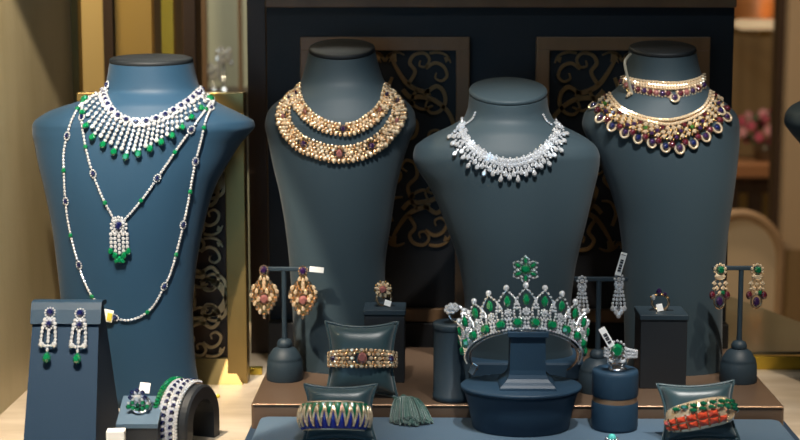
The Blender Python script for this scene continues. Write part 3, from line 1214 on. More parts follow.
# round cylinders
def cyl(label, x0, x1, pyb, pyt, z0, band=None):
    a, b = atZ(x0, pyb - 4, z0), atZ(x1, pyb - 4, z0)
    r = (b.x - a.x) / 2
    cx = (a.x + b.x) / 2
    by = atZ((x0 + x1) / 2, pyb, z0).y + r
    h = atY((x0 + x1) / 2, pyt, by).z - z0
    root = thing('ring_cylinder', label, 'ring stand', (cx, by, z0))
    o = (cx, by, z0)
    if band:
        z_a, z_b = h * band[0], h * band[1]
        mb = MB()
        lathe(mb, [(r * .94, 0), (r * .985, .001), (r, .003), (r, z_a - .002), (r * .97, z_a)], o, 48)
        mb.build('lower_body', M['pad_blue'], root)
        mb = MB()
        lathe(mb, [(r * .955, z_a), (r * .955, z_b)], o, 48)
        mb.build('metal_band', M['bronze_edge'], root)
        mb = MB()
        lathe(mb, [(r * .97, z_b), (r, z_b + .002), (r, h - .004), (r * .975, h - .001), (r * .93, h), (r * .62, h), (r * .60, h - .0008), (r * .02, h - .0008)], o, 48)
        mb.build('upper_body', M['pad_blue'], root)
    else:
        mb = MB()
        lathe(mb, [(r * .95, 0), (r * .985, .001), (r, .003), (r, .006), (r * .96, .0065), (r * .96, h - .007)], o, 48)
        mb.build('body', M['pad'], root)
        mb = MB()
        lathe(mb, [(r * .97, h - .007), (r, h - .006), (r, h - .002), (r * .97, h), (r * .6, h), (r * .58, h - .0008), (r * .02, h - .0008)], o, 48)
        mb.build('top_pad', M['pad'], root)
    return root, cx, by, z0 + h


CY1, cx1, cy1, cz1 = cyl('plain slate cylinder under the diamond ring, beside the tiara', 432.5, 472, 404, 322, Z_PLAT)
CY2, cx2, cy2, cz2 = cyl('navy cylinder with a bronze waistband under the emerald ring', 592, 638.5, 434, 369, Z_TRAY, (.47, .56))

# diamond ring lying on the plain cylinder
c = V((cx1 + .004, cy1 - .001, cz1 + .0085))
r_ = ring_base('diamond_ring', 'white gold diamond cocktail ring on the plain cylinder', c, .0088, .0017, Euler((0, 0, -.55)).to_matrix(), M['white_gold'])
d = MB()
hd = c + V((-.005, -.004, .006))
nn = V((-.45, -.7, .65)).normalized()
tt, nn, bb = frame_of(V((1, 0, .3)), nn)
for k in range(8):
    w = 2 * PI * k / 8
    gem(d, hd + (tt * math.cos(w) + bb * math.sin(w) * .8) * .0058, nn, tt, .0026, .0026, .0022, 7)
for k in range(5):
    w = 2 * PI * k / 5
    gem(d, hd + (tt * math.cos(w) + bb * math.sin(w)) * .0028 + nn * .002, nn, tt, .0024, .0024, .0022, 8)
for k in range(5):
    gem(d, hd + tt * (.006 + k * .0022) + V((0, 0, -.001 - .001 * k)), nn, tt, .0016, .0016, .0014, 6)
d.build('diamond_cluster', M['diamond'], r_)
t_ = MB()
box(t_, c + V((.010, -.004, .001)), (.011, .0012, .008), Euler((-.4, .5, 0)).to_matrix(), .0003)
t_.build('shank_tag_shine', M['tag'], r_)

# emerald ring on the banded cylinder
c = V((cx2 + .0015, cy2 - .002, cz2 + .0115))
r_ = ring_base('emerald_ring', 'large emerald ring with winged diamonds on the banded cylinder', c, .0100, .0018, Euler((0, 0, .3)).to_matrix(), M['white_gold'])
d = MB()
hd = c + V((-.001, -.006, .009))
nn = V((-.05, -.9, .42)).normalized()
tt, nn, bb = frame_of(V((0, 0, 1)), nn)
single('emerald', M['emerald'], r_, lambda m: gem(m, hd + nn * .0015, nn, tt, .0068, .0058, .0046, 8, 0, 0, .66))
halo(d, hd, nn, tt, .0086, .0078, 14, .0015)
for s in (-1, 1):
    for j in range(5 if s > 0 else 2):
        for k in range(3):
            gem(d, hd + bb * s * (.0088 + j * .0024) + tt * ((k - 1) * .0036 * (1 - j * .08) - .003 - j * (.0004 if s > 0 else -.0004)) - nn * .001 * j, nn, tt, .0021, .0018, .002, 7)
for k in range(7):
    gem(d, hd + bb * (-.007 + k * .0023) - tt * (.0105 + .001 * (k % 2)), nn, tt, .0021, .0020, .0018, 7)
d.build('diamond_wing', M['diamond'], r_)
pl = MB()
lathe(pl, [(.0085, 0), (.0095, .0012), (.0080, .0024), (.0035, .0042)], (c.x, c.y, cz2 - .0004), 28)
tag(pl.build('ring_post', M['steel'], at=(c.x, c.y, cz2)), 'little metal ring post under the large emerald ring', 'ring holder')
bz = [(h * .8 - 6.5, 3.6, .3 + .35 * (h % 3)) for h in range(0, 14) if h % 5 != 4]
barcode_tag(Fr(hd + V((-.0105, -.002, .0125)), V((.86, 0, .50)), V((-.50, 0, .86))), 6.5, 21, 'white barcode tag leaning on the large emerald ring', bz)

# ------------------------------------------------------------------ tiara stand
ty = -.040
cT = atY(521, 384, ty)
root = thing('tiara_stand', 'large oval navy pedestal with a square post holding up the tiara', 'tiara stand', (cT.x, ty, Z_TRAY))
zt = atY(521, 384, ty).z
mb = MB()
h = zt - Z_TRAY
lathe(mb, [(.0445, 0), (.0465, .0015), (.0500, h * .45), (.0545, h * .82), (.0560, h - .006), (.0545, h - .0045)], (cT.x, ty, Z_TRAY), 64, None, 1, .80)
mb.build('base', M['pad_blue'], root)
mb = MB()
lathe(mb, [(.0555, h - .0045), (.0582, h - .0035), (.0585, h - .0012), (.0570, h), (.02, h + .0004), (.001, h + .0004)], (cT.x, ty, Z_TRAY), 64, None, 1, .80)
mb.build('top_pad', M['pad_blue'], root)
py_ = ty - .004
ztop = atY(527, 331, -.058).z
cP = atY(527, 350, py_).x
mb = MB()
lv = [(.0270, .0250, zt), (.0266, .0246, zt + .0025), (.0245, .0225, zt + .0048), (.0218, .0198, zt + .0070), (.0194, .0175, zt + .0098), (.0178, .0160, zt + .0135), (.0170, .0154, zt + .018), (.0165, .0150, ztop - .006)]
vs = [(cP + sx * a, py_ + sy * b, z) for a, b, z in lv for sx, sy in ((-1, -1), (1, -1), (1, 1), (-1, 1))]
fs = [(i * 4 + k, i * 4 + (k + 1) % 4, i * 4 + 4 + (k + 1) % 4, i * 4 + 4 + k) for i in range(len(lv) - 1) for k in range(4)]
fs += [(3, 2, 1, 0), (len(lv) * 4 - 4, len(lv) * 4 - 3, len(lv) * 4 - 2, len(lv) * 4 - 1)]
mb.add(vs, fs)
mb.build('post', M['pad_blue'], root)
mb = MB()
box(mb, (cP, py_, ztop - .003), (.0390, .0360, .006), None, .0012)
mb.build('post_cap', M['pad_blue'], root)

# ------------------------------------------------------------------ tiara
AL = math.radians(40)
U = V((0, -math.cos(AL), math.sin(AL)))
NT = V((0, math.sin(AL), math.cos(AL)))
RT = .0570
fr0 = atY(526.5, 323, -.058)
ct = fr0 - U * RT
troot = thing('tiara', 'diamond and emerald tiara crowned by an emerald star', 'tiara', fr0)


def tp(th, h=0.0, out=0.0):
    t = math.radians(th)
    rad = V((1, 0, 0)) * math.sin(t) + U * math.cos(t)
    T = (NT * .96 + rad * .22).normalized()
    return ct + rad * (RT + out) + T * h


def tfr(th):
    t = math.radians(th)
    rad = V((1, 0, 0)) * math.sin(t) + U * math.cos(t)
    tan = V((1, 0, 0)) * math.cos(t) - U * math.sin(t)
    T = (NT * .96 + rad * .22).normalized()
    n = tan.cross(T)
    if n.dot(rad) < 0:
        n = -n
    return T, n.normalized(), tan


hb = MB()
tube(hb, [tp(-122 + k * 244 / 60, -.0065, -.003) for k in range(61)], .0016, 7, flat=.5, hint=V((0, 0, 1)))
hb.build('headband', M['white_gold'], troot)
me_, di = MB(), MB()
for hh in (-.0046, .0046):
    tube(me_, [tp(-100 + k * 200 / 80, hh) for k in range(81)], .0009, 6, hint=U)
st_ = 16.5
NI = 6
for i in range(-NI, NI + 1):
    th = i * st_
    T, n, tan = tfr(th)
    for te in ((th + st_ / 2,) if i < NI else ()):
        Te, ne, _ = tfr(te)
        p = tp(te)
        single('emerald', M['emerald'], troot, lambda m: gem(m, p + ne * .0015, ne, Te, .0050, .0052, .0036, 8, 0, 0, .62))
    for j in (-.0034, 0, .0034):
        for k in (-1.7, 1.7):
            gem(di, tp(th + k, j) + n * .001, n, T, .0017, .0016, .0014, 6)
    for hh in (-.0056, .0056):
        for k in range(5):
            gem(di, tp(th - st_ / 2 + (k + .5) * st_ / 5, hh) + n * .001, n, T, .0013, .0013, .0012, 6)
    a0 = .0345 * (1 - .30 * (abs(i) / NI) ** 1.25)
    hw = st_ * .66
    outl = [tp(th + hw * s * (1 - q ** 2.4) * (1 + .10 * math.sin(q * PI)), .0055 + (a0 - .0055) * q) + n * .0003 for s, qs in ((-1, [k / 9 for k in range(10)]), (1, [1 - k / 9 for k in range(1, 10)])) for q in qs]
    tube(me_, outl, .0010, 6, hint=n)
    for q in range(1, 18):
        gem(di, outl[q] + n * .0012, n, T, .0014, .0014, .0012, 6)
    single('emerald', M['emerald'], troot, lambda m: gem(m, tp(th, a0 * .66) + n * .001, n, T, .0058, .0036, .0030, 8, 0, .3))
    halo(di, tp(th, a0 * .33) + n * .001, n, T, .0030, .0030, 7, .0014)
    gem(di, tp(th, a0 * .33) + n * .002, n, T, .0020, .0020, .0018, 7)
    bead(di, tp(th, a0 + .0026), .0031, 0, 10, 6, True)
    if i < NI:
        Te, ne, _ = tfr(th + st_ / 2)
        gem(di, tp(th + st_ / 2, a0 * .60) + ne * .001, ne, Te, .0026, .0020, .0018, 7)
        gem(di, tp(th + st_ / 2, a0 * .44) + ne * .001, ne, Te, .0018, .0018, .0016, 7)
me_.build('white_gold_gallery', M['white_gold'], troot)
di.build('diamond_pave', M['diamond'], troot)
# star finial on a short stem
sp = tp(0, .0345 + .0182)
T, n, tan = tfr(0)
n = V((0, -.95, .3)).normalized()
T = V((0, .3, .95)).normalized()
tan = V((1, 0, 0))
sm, sd = MB(), MB()
tube(sm, [tp(0, .036), sp - T * .008], .0008, 6)
for k in range(6):
    w = PI / 6 + k * PI / 3 + PI / 6
    dr = T * math.cos(w) + tan * math.sin(w)
    sx = T * -math.sin(w) + tan * math.cos(w)
    o_ = [sp + dr * (.0040 + .0092 * q) + sx * s * .0038 * math.sin(q * PI) ** .8 for s, qs in ((1, [j / 6 for j in range(7)]), (-1, [1 - j / 6 for j in range(1, 6)])) for q in qs]
    tube(sm, o_, .0008, 5, True, hint=n)
    for q in o_[::2]:
        gem(sd, q + n * .0008, n, dr, .0011, .0011, .001, 6)
starp = sm.build('star_finial', M['white_gold'], troot)
sd.build('diamond_outline', M['diamond'], starp)
single('emerald', M['emerald'], starp, lambda m: gem(m, sp + n * .001, n, T, .0050, .0050, .0040, 8))
for k in range(6):
    w = k * PI / 3 + PI / 3
    dr = T * math.cos(w) + tan * math.sin(w)
    single('emerald_petal', M['emerald'], starp, lambda m: gem(m, sp + dr * .0084 + n * .0006, n, dr, .0034, .0021, .0020, 7))
cl = MB()
q = tp(-108, -.012, -.003)
box(cl, q, (.0065, .0022, .012), Euler((.1, .5, -.4)).to_matrix(), .0006)
cl.build('clasp', M['white_gold'], troot)

# ------------------------------------------------------------------ pillows with bracelets
def pillow(label, cpos, w, h, th, tilt, rz=0.0, roll=0.0):
    R = (Euler((0, 0, rz)).to_matrix() @ Euler((tilt, 0, 0)).to_matrix() @ Euler((0, roll, 0)).to_matrix())
    n = 22
    vs, idx = [], {}
    for side in (-1, 1):
        for i in range(n + 1):
            for j in range(n + 1):
                u, v = -1 + 2 * i / n, -1 + 2 * j / n
                edge = i in (0, n) or j in (0, n)
                if edge and side == 1:
                    idx[(1, i, j)] = idx[(-1, i, j)]
                    continue
                x = w / 2 * u * (1 - .17 * (1 - v * v) * abs(u) ** 1.5)
                z = h / 2 * v * (1 - .15 * (1 - u * u) * abs(v) ** 1.5)
                y = side * th / 2 * ((1 - u ** 4) * (1 - v ** 4)) ** .55
                idx[(side, i, j)] = len(vs)
                vs.append(V(cpos) + R @ V((x, y, z)))
    fs = []
    for side in (-1, 1):
        for i in range(n):
            for j in range(n):
                q = [idx[(side, i, j)], idx[(side, i + 1, j)], idx[(side, i + 1, j + 1)], idx[(side, i, j + 1)]]
                fs.append(tuple(q if side == -1 else q[::-1]))
    low = min(v.z for v in vs)
    root = thing('bracelet_pillow', label, 'pillow', (cpos[0], cpos[1], low), 'satin bracelet pillows')
    mb = MB()
    mb.add(vs, fs, 0, True)
    mb.build('cushion', M['pillow'], root)
    mb = MB()
    rim = [(i, 0) for i in range(n)] + [(n, j) for j in range(n)] + [(i, n) for i in range(n, 0, -1)] + [(0, j) for j in range(n, 0, -1)]
    pts = []
    for i, j in rim:
        u, v = -1 + 2 * i / n, -1 + 2 * j / n
        x = w / 2 * u * (1 - .17 * (1 - v * v) * abs(u) ** 1.5)
        z = h / 2 * v * (1 - .15 * (1 - u * u) * abs(v) ** 1.5)
        pts.append(V(cpos) + R @ V((x * 1.02, 0, z * 1.02)))
    tube(mb, pts, .0016, 7, True, hint=V((0, -1, .2)))
    mb.build('piping', M['pillow'], root)
    return root, R


def ell(c, R, a, b, t, h=0.0, bulge=0.0):
    """point of an upright bracelet ellipse in the pillow's frame; t=0 faces the viewer"""
    return V(c) + R @ V(((a + bulge) * math.sin(t), -(b + bulge) * math.cos(t), h))


def ell_n(R, a, b, t):
    return (R @ V((math.sin(t) / a, -math.cos(t) / b, 0))).normalized(), (R @ V((math.cos(t) * a, math.sin(t) * b, 0))).normalized(), R @ V((0, 0, 1))


# 1 gold bracelet
pc = atY(361.5, 359, .034)
P1, R1 = pillow('petrol satin pillow on the platform holding the gold bracelet', pc, .072, .075, .030, math.radians(-16))
P1.location.z += Z_PLAT - (P1.location.z) + .0012
bc = V((pc.x, pc.y, pc.z + (P1.location.z - P1['_o'][2])))
bc = bc + R1 @ V((.001, 0, 0))
aa, bb_ = .0325, .0195
root = thing('gold_bracelet', 'gold bracelet with a pink centre stone round the platform pillow', 'bracelet', bc)
g, d, fr_ = MB(), MB(), MB()
NB = 44
for i in range(NB):
    t = 2 * PI * i / NB
    vis = math.cos(t) > -.2
    n, tn, up = ell_n(R1, aa, bb_, t)
    for k, hh in enumerate((-.0082, -.0044, 0, .0044, .0082)):
        tt = t + (PI / NB if k % 2 else 0)
        sc = 1 - .25 * abs(math.sin(t)) ** 2
        if math.hypot(math.sin(tt) * aa, hh * 1.1) < .0064 and vis:
            continue
        p = ell(bc, R1, aa, bb_, tt, hh * sc, .0012)
        if vis and (i + k) % 2 == 0:
            gem(d, p, n, tn, .0026, .0021, .0022, 7)
        else:
            bead(g, p, .0021, 0, 7, 4, True)
for hh in (-.0062, .0062):
    tube(fr_, [ell(bc, R1, aa, bb_, 2 * PI * k / 60, hh * (1 - .25 * abs(math.sin(2 * PI * k / 60)) ** 2)) for k in range(60)], .0010, 6, True)
fr_.build('gold_frame', M['gold'], root)
g.build('gold_beadwork', M['rose_gold'], root)
d.build('champagne_diamond_field', M['champagne'], root)
n, tn, up = ell_n(R1, aa, bb_, .02)
single('pink_stone', M['pink'], root, lambda m: gem(m, ell(bc, R1, aa, bb_, .02, 0, .002), n, up, .0060, .0052, .0042, 10, 0, .25))
for s in (-.98, .98):
    n2, tn2, up2 = ell_n(R1, aa, bb_, s)
    single('violet_stone', M['amethyst'], root, lambda m: gem(m, ell(bc, R1, aa, bb_, s, 0, .0022), n2, up2, .0036, .0032, .003, 9))


def band_shell(mb, c, R, a, b, hw, bulge, nt=64, nh=9, prof=None, mi=0):
    vs, fs = [], []
    for i in range(nt):
        t = 2 * PI * i / nt
        for k in range(nh):
            q = -1 + 2 * k / (nh - 1)
            s = prof(t) if prof else 1
            vs.append(ell(c, R, a, b, t, hw * q * s, bulge * (1 - q * q) * s))
        for k in range(nh):
            q = 1 - 2 * k / (nh - 1)
            s = prof(t) if prof else 1
            vs.append(ell(c, R, a, b, t, hw * q * s, -.0012))
    m = nh * 2
    for i in range(nt):
        j = (i + 1) % nt
        for k in range(m):
            fs.append((i * m + k, j * m + k, j * m + (k + 1) % m, i * m + (k + 1) % m))
    mb.add(vs, fs, mi, True)


# 2 blue and green enamel bangle
pc = atY(340, 418, -.086)
P2, R2 = pillow('petrol satin pillow on the tray holding the blue and green bangle', pc, .067, .052, .026, math.radians(-20))
P2.location.z = Z_TRAY + .0012
bc = V((pc.x, pc.y, pc.z + P2.location.z - P2['_o'][2])) + R2 @ V((-.0045, -.003, -.0045))
aa, bb_, hw = .0285, .0195, .0130
root = thing('enamel_bangle', 'gold bangle zigzagged in green and blue enamel', 'bangle', bc)
sh = MB()
band_shell(sh, bc, R2, aa, bb_, hw, .0045)
sh.build('gold_shell', M['gold'], root)
NS = 26
zz = MB()


def on2(t, q, e=.0006):
    return ell(bc, R2, aa, bb_, t, hw * q, .0045 * (1 - q * q) + e)


def spike(mb, t0, dt, qa, qb, c, R):
    """raised enamel tongue: wide at qa, pointed at qb"""
    rows = 9
    vs, fs = [], []
    for r in range(rows):
        f = r / (rows - 1)
        q = lerp(qa, qb, f)
        w = dt * .98 * (1 - f) ** .85 + .006
        for s in range(7):
            x = -1 + s / 3
            vs.append(on2(t0 + w * x, q, .0004 + .0018 * (1 - x * x) * (1 - f * .6)))
    for r in range(rows - 1):
        for s in range(6):
            k = r * 7 + s
            fs.append((k, k + 1, k + 8, k + 7))
    mb.add(vs, fs, 0, True)


for i in range(NS):
    t = 2 * PI * (i + .5) / NS
    if math.cos(t) > -.35:
        single('green_enamel_spike', M['green_enamel'], root, lambda m: spike(m, t, PI / NS * .98, .93, -.55, bc, R2))
        t2 = t + PI / NS
        single('blue_enamel_spike', M['blue_enamel'], root, lambda m: spike(m, t2, PI / NS * .98, -.93, .55, bc, R2))
zp = []
for i in range(NS):
    t = 2 * PI * (i + .5) / NS
    for k in range(6):
        f = k / 6
        zp.append(on2(t + PI / NS * (f - .0), lerp(-.72, .72, f), .0018))
    for k in range(6):
        f = k / 6
        zp.append(on2(t + PI / NS * (1 + f), lerp(.72, -.72, f), .0018))
tube(zz, zp, .0012, 6, True)
for q in (-.97, .97):
    tube(zz, [on2(2 * PI * k / 64, q, 0) for k in range(64)], .0010, 6, True)
for p in zp[::2]:
    bead(zz, p + R2 @ V((0, -.0008, 0)), .0011, 0, 6, 3, False)
zz.build('gold_zigzag', M['champagne'], root)

# 3 coral and green bangle
pc = atY(698, 416, -.086)
P3, R3 = pillow('petrol satin pillow on the tray holding the coral-studded bangle', pc, .071, .054, .028, math.radians(-20), 0, math.radians(-3))
P3.location.z = Z_TRAY + .0012
Rb = R3 @ Euler((0, math.radians(-9), 0)).to_matrix()
bc = V((pc.x, pc.y, pc.z + P3.location.z - P3['_o'][2])) + R3 @ V((.0, -.005, -.004))
aa, bb_, hw = .0300, .0200, .0135


def prof3(t):
    return .55 + .45 * max(0, math.cos(t)) ** .6 if math.cos(t) > 0 else .55


root = thing('coral_bangle', 'gold bangle of coral pyramids below and green leaf stones above', 'bangle', bc)
sh = MB()
band_shell(sh, bc, Rb, aa, bb_, hw, .0045, prof=prof3)
sh.build('gold_shell', M['champagne'], root)


def on3(t, q, e=.0006):
    s = prof3(t)
    return ell(bc, Rb, aa, bb_, t, hw * q * s, .0045 * (1 - q * q) * s + e)


bd = MB()


def pyr(mb, t, q, dt, dq):
    cs = [on3(t + sx * dt, q + sy * dq, .0008) for sx, sy in ((-1, -1), (1, -1), (1, 1), (-1, 1))]
    tp_ = [on3(t + sx * dt * .3, q + sy * dq * .3, .0032) for sx, sy in ((-1, -1), (1, -1), (1, 1), (-1, 1))]
    mb.add(cs + tp_, [(0, 1, 5, 4), (1, 2, 6, 5), (2, 3, 7, 6), (3, 0, 4, 7), (4, 5, 6, 7), (3, 2, 1, 0)])


for r, q in enumerate((-.62, -.12)):
    for i in range(7):
        t = -1.25 + i * .30 + .0 * r
        if r == 1 and i > 5:
            continue
        single('coral_pyramid', M['coral'], root, lambda m: pyr(m, t, q, .130, .21))
        for s in (-1, 1):
            bead(bd, on3(t + s * .15, q + .25, .001), .0012, 0, 6, 3)
            bead(bd, on3(t + s * .15, q - .25, .001), .0012, 0, 6, 3)
            bead(bd, on3(t + s * .15, q, .001), .0012, 0, 6, 3)
for r, (q0, q1, ta, tb, k_) in enumerate(((.72, .55, -.75, 1.15, 8), (.34, .22, -.25, 1.25, 7), (.10, -.18, .75, 1.3, 3))):
    for i in range(k_):
        f = i / (k_ - 1)
        t = lerp(ta, tb, f)
        q = lerp(q0, q1, f)
        n3, tn3, up3 = ell_n(Rb, aa, bb_, t)
        single('green_leaf_stone', M['green_enamel'], root, lambda m: gem(m, on3(t, q, .0012), n3, (tn3 - up3 * .35).normalized(), .0040, .0022, .0024, 8))
        bead(bd, on3(t + .11, q + .14, .0012), .0014, 0, 7, 4)
        bead(bd, on3(t - .08, q - .16, .0012), .0013, 0, 7, 4)
bd.build('gold_bead_grain', M['rose_gold'], root)

# ------------------------------------------------------------------ tassel over the platform edge
k0 = atZ(404, 397, Z_PLAT)
k0 = V((k0.x, .006, Z_PLAT + .0042))
root = thing('silk_tassel', 'dark green silk tassel spilling over the platform edge', 'tassel', k0)
mb = MB()
bead(mb, k0, .0042, 0, 12, 8, True, st=.95)
mb.build('knot', M['tassel'], root)
mb = MB()
tube(mb, catmull([(k0.x - .010, k0.y + .010, Z_PLAT + .0022), (k0.x - .006, k0.y + .006, Z_PLAT + .0024), tuple(k0)], 6), .0016, 6)
mb.build('cord', M['tassel'], root)
mb = MB()
for i in range(210):
    a = random.gauss(0, 1)
    fx = max(-1, min(1, a * .55)) + random.uniform(-.05, .05)
    lay = random.random()
    e_ = V((k0.x + .0085 + fx * .0205, -.030 - .012 * (1 - fx * fx) + random.uniform(-.003, .002) + .004 * lay, Z_TRAY + .0010 + lay * .009 * (1 - fx * fx * .7)))
    m_ = k0.lerp(e_, .45) + V((fx * .002, -.001, .0068 + lay * .0030))
    q_ = k0.lerp(e_, .75) + V((fx * .0015, 0, .0040 + lay * .0025))
    s_ = k0 + V((fx * .0022, -.0015, .0005 + lay * .0015))
    tube(mb, catmull([tuple(s_), tuple(m_), tuple(q_), tuple(e_)], 5), .00062, 4, hint=V((0, 0, 1)))
sk = mb.build('fringe', M['tassel'], root)
sk['kind'] = 'stuff'
mb = MB()
pts = [k0 + V((.0006, -.0042, .0001)) + V((math.cos(w) * .0034, 0, math.sin(w) * .0034)) for w in [2 * PI * k / 14 for k in range(14)]]
tube(mb, pts, .0009, 6, True, hint=V((0, -1, 0)))
mb.build('binding', M['tassel'], root)

# ------------------------------------------------------------------ sloped earring board
zt_ = .140
a, b = atY(33.5, 303, -.030), atY(99, 303, -.030)
a0, b0 = atY(24, 446, -.100), atY(97, 446, -.100)
root = thing('earring_board', 'tall sloped navy board with a folded top and sapphire earrings', 'earring stand', ((a0.x + b0.x) / 2, -.07, 0))
# front face plane through a (top) and the foot
TL, TR_ = V((a.x, -.030, a.z - .004)), V((b.x, -.030, a.z - .004))
dz = (TL.z - 0) 
slope = (-.100 - (-.030)) / (a.z - a0.z)
BL, BR = V((a0.x - .001, -.030 + slope * TL.z, 0)), V((b0.x - .001, -.030 + slope * TL.z, 0))
mb = MB()
KL, KR = V((TL.x, -.010, TL.z)), V((TR_.x, -.010, TR_.z))
vb = V((0, .075, 0))
vs = [BL, BR, TR_, TL, BL + V((.004, .105, 0)), BR + V((.004, .105, 0)), KR, KL]
mb.add(vs, [(0, 1, 2, 3), (5, 4, 7, 6), (1, 5, 6, 2), (4, 0, 3, 7), (3, 2, 6, 7), (4, 5, 1, 0)])
mb.build('panel', M['board_pad'], root)
xd = (TR_ - TL).normalized()
dn = (BL - TL).normalized()
fN = xd.cross(-dn)
mb = MB()
fl = [TL + dn * .018 + fN * .0008, TL + dn * .018 + fN * .0030, TL + dn * .004 + fN * .0042, TL + fN * .0022 + V((0, 0, .0040)), TL + V((0, .006, .0062)), TL + V((0, .020, .0040)), TL + V((0, .020, .0002)), TL + V((0, 0, .0002))]
wx = TR_ - TL + xd * .003
vs = [p - xd * .0015 for p in fl] + [p + wx - xd * 0 for p in fl]
n_ = len(fl)
mb.add(vs, [(k, k + n_, (k + 1) % n_ + n_, (k + 1) % n_) for k in range(n_)] + [tuple(range(n_)), tuple(range(n_, 2 * n_))[::-1]])
mb.build('folded_flap', M['pad_blue'], root)


def board_earring(px, py, label):
    d0 = ray(px, py)
    P = CAM + d0 * ((TL - CAM).dot(fN) / d0.dot(fN))
    f = Fr(P + fN * .003, xd, -dn)
    up = -dn
    root = thing('sapphire_earring', label, 'earring', P, 'sapphire and emerald board earrings')
    d, w_ = MB(), MB()
    single('sapphire', M['sapphire'], root, lambda m: gem(m, f(0, 0, 1.6), f.N, up, .0038, .0036, .003, 9))
    halo(d, f(0, 0, 1), f.N, up, .0050, .0048, 12, .0012)
    for x, z in ((-4.4, -7.2), (4.4, -7.2), (0, -6.6)):
        gem(d, f(x, z, 1.2), f.N, up, .0026, .0022, .002, 8)
    single('sapphire', M['sapphire'], root, lambda m: gem(m, f(0, -12, 1.8), f.N, up, .0036, .0028, .003, 9))
    halo(d, f(0, -12, 1), f.N, up, .0048, .0040, 10, .0012)
    for s in (-1, 1):
        for j in range(5):
            gem(d, f(s * (5.8 + .3 * j), -11.5 - j * 4.1, 1.2), f.N, up, .0022, .0019, .0018, 8)
        gem(d, f(s * 6.2, -32.5, 1.5), f.N, up, .0034, .0030, .0026, 8)
    for j in range(4):
        gem(d, f(0, -18 - j * 3.7, 1.3), f.N, up, .0022, .0019, .0018, 8)
    for k in range(5):
        gem(d, f(-6 + 3 * k, -33.5, 1.2), f.N, up, .0019, .0018, .0016, 7)
    gem(d, f(0, -38, 1.4), f.N, up, .0026, .0016, .002, 8)
    tube(w_, [f(0, -35, .8), f(0, -45, .8)], .0006, 5)
    for s in (-1, 1):
        tube(w_, [f(s * 5.6, -9, .5), f(s * 6.4, -31, .5)], .0006, 5)
    single('emerald_drop', M['emerald'], root, lambda m: gem(m, f(0, -46, 1.8), f.N, up, .0054, .0044, .004, 10, 0, .45))
    d.build('diamond_frame', M['diamond'], root)
    w_.build('link_wire', M['white_gold'], root)
    return root, P


e, P = board_earring(51, 314, 'sapphire earring with an emerald drop nearest the plaster wall')
d0 = ray(81, 315)
P2_ = CAM + d0 * ((TL - CAM).dot(fN) / d0.dot(fN))
dup(e, P2_, 'sapphire earring with an emerald drop nearest the low ring wedge')

# ------------------------------------------------------------------ low ring wedge with sapphire ring
wy = -.085
A, B = atY(117, 424, wy), atY(157, 424, wy)
hz = A.z
root = thing('ring_wedge', 'low navy ring wedge between the sloped board and the arch', 'ring stand', ((A.x + B.x) / 2, wy + .03, 0))
A2 = atY(124, 396, wy + .038)
B2_ = atY(163, 396, wy + .038)
mb = MB()
vs = [(A.x, wy, 0), (B.x, wy, 0), (B2_.x, wy + .038, 0), (A2.x, wy + .038, 0), (A.x, wy, A.z - .004), (B.x, wy, A.z - .004), (B2_.x, wy + .038, A2.z - .004), (A2.x, wy + .038, A2.z - .004)]
fc = [(3, 2, 1, 0), (4, 5, 6, 7), (0, 1, 5, 4), (1, 2, 6, 5), (2, 3, 7, 6), (3, 0, 4, 7)]
mb.add(vs, fc)
mb.build('body', M['pad_black'], root)
mb = MB()
vs = []
for z0_ in (-.004, 0):
    for p, ex, ey in ((A, -1, -1), (B, 1, -1), (B2_, 1, 1), (A2, -1, 1)):
        vs.append((p.x + ex * .0008, p.y + ey * .0008, p.z + z0_))
mb.add(vs, fc)
mb.build('top_pad', M['tray'], root)
nW = (B - A).cross(A2 - A).normalized()
O = A.lerp(B2_, .52)
c = O + nW * .006
r_ = ring_base('sapphire_ring', 'diamond ring ringed by sapphires and emeralds on the low wedge', c, .0085, .0016, Euler((-.6, 0, .2)).to_matrix(), M['white_gold'])
d = MB()
hd = c + nW * .006 + V((-.002, -.001, .002))
nn = (nW + V((0, -.5, .1))).normalized()
tt, nn, bb = frame_of(V((0, 0, 1)), nn)
gem(d, hd + nn * .002, nn, tt, .0036, .0036, .003, 9)
for k in range(8):
    w = 2 * PI * k / 8
    q = hd + (tt * math.cos(w) + bb * math.sin(w)) * .0068
    gem(d, hd + (tt * math.cos(w + .39) + bb * math.sin(w + .39)) * .0050, nn, tt, .0019, .0019, .0018, 7)
    m_ = 'sapphire' if math.cos(w) > -.1 else 'emerald'
    single(m_, M[m_], r_, lambda m: gem(m, q, nn, tt, .0026, .0024, .0022, 8))
for k in range(5):
    q = hd - tt * .0110 + bb * (k - 2) * .0045 + tt * .0007 * abs(k - 2) ** 1.5
    single('emerald', M['emerald'], r_, lambda m: gem(m, q, nn, tt, .0028, .0025, .0022, 8))
    gem(d, q + tt * .0035, nn, tt, .0016, .0016, .0014, 6)
d.build('diamond_cluster', M['diamond'], r_)
t_ = MB()
box(t_, hd + V((.006, .006, .008)), (.010, .0012, .010), Euler((-.5, .1, 0)).to_matrix(), .0003)
t_.build('shank_tag_shine', M['tag'], r_)
# white card stub at the wedge's foot
t_ = MB()
a = atY(116, 434, -.100)
box(t_, (a.x, -.100, a.z * .5), (.017, .014, a.z + .008), Euler((0, 0, .1)).to_matrix(), .0008)
tag(t_.build('price_card', M['tag'], at=(a.x, -.1, 0)), 'small blank cream card block at the foot of the low ring wedge', 'price card')

# ------------------------------------------------------------------ arched bracelet stand
ac = atY(187, 440, -.035)
AO = V((ac.x, -.035, 0))
RA = Euler((0, 0, math.radians(-19))).to_matrix()     # arch spans its local Y, axis along local X
ro, ri, wd = .0355, .022, .037
root = thing('bracelet_arch', 'black arch-shaped stand draped with the wide emerald bracelet', 'bracelet stand', AO)
lift = atY(184, 384, -.035).z - ro


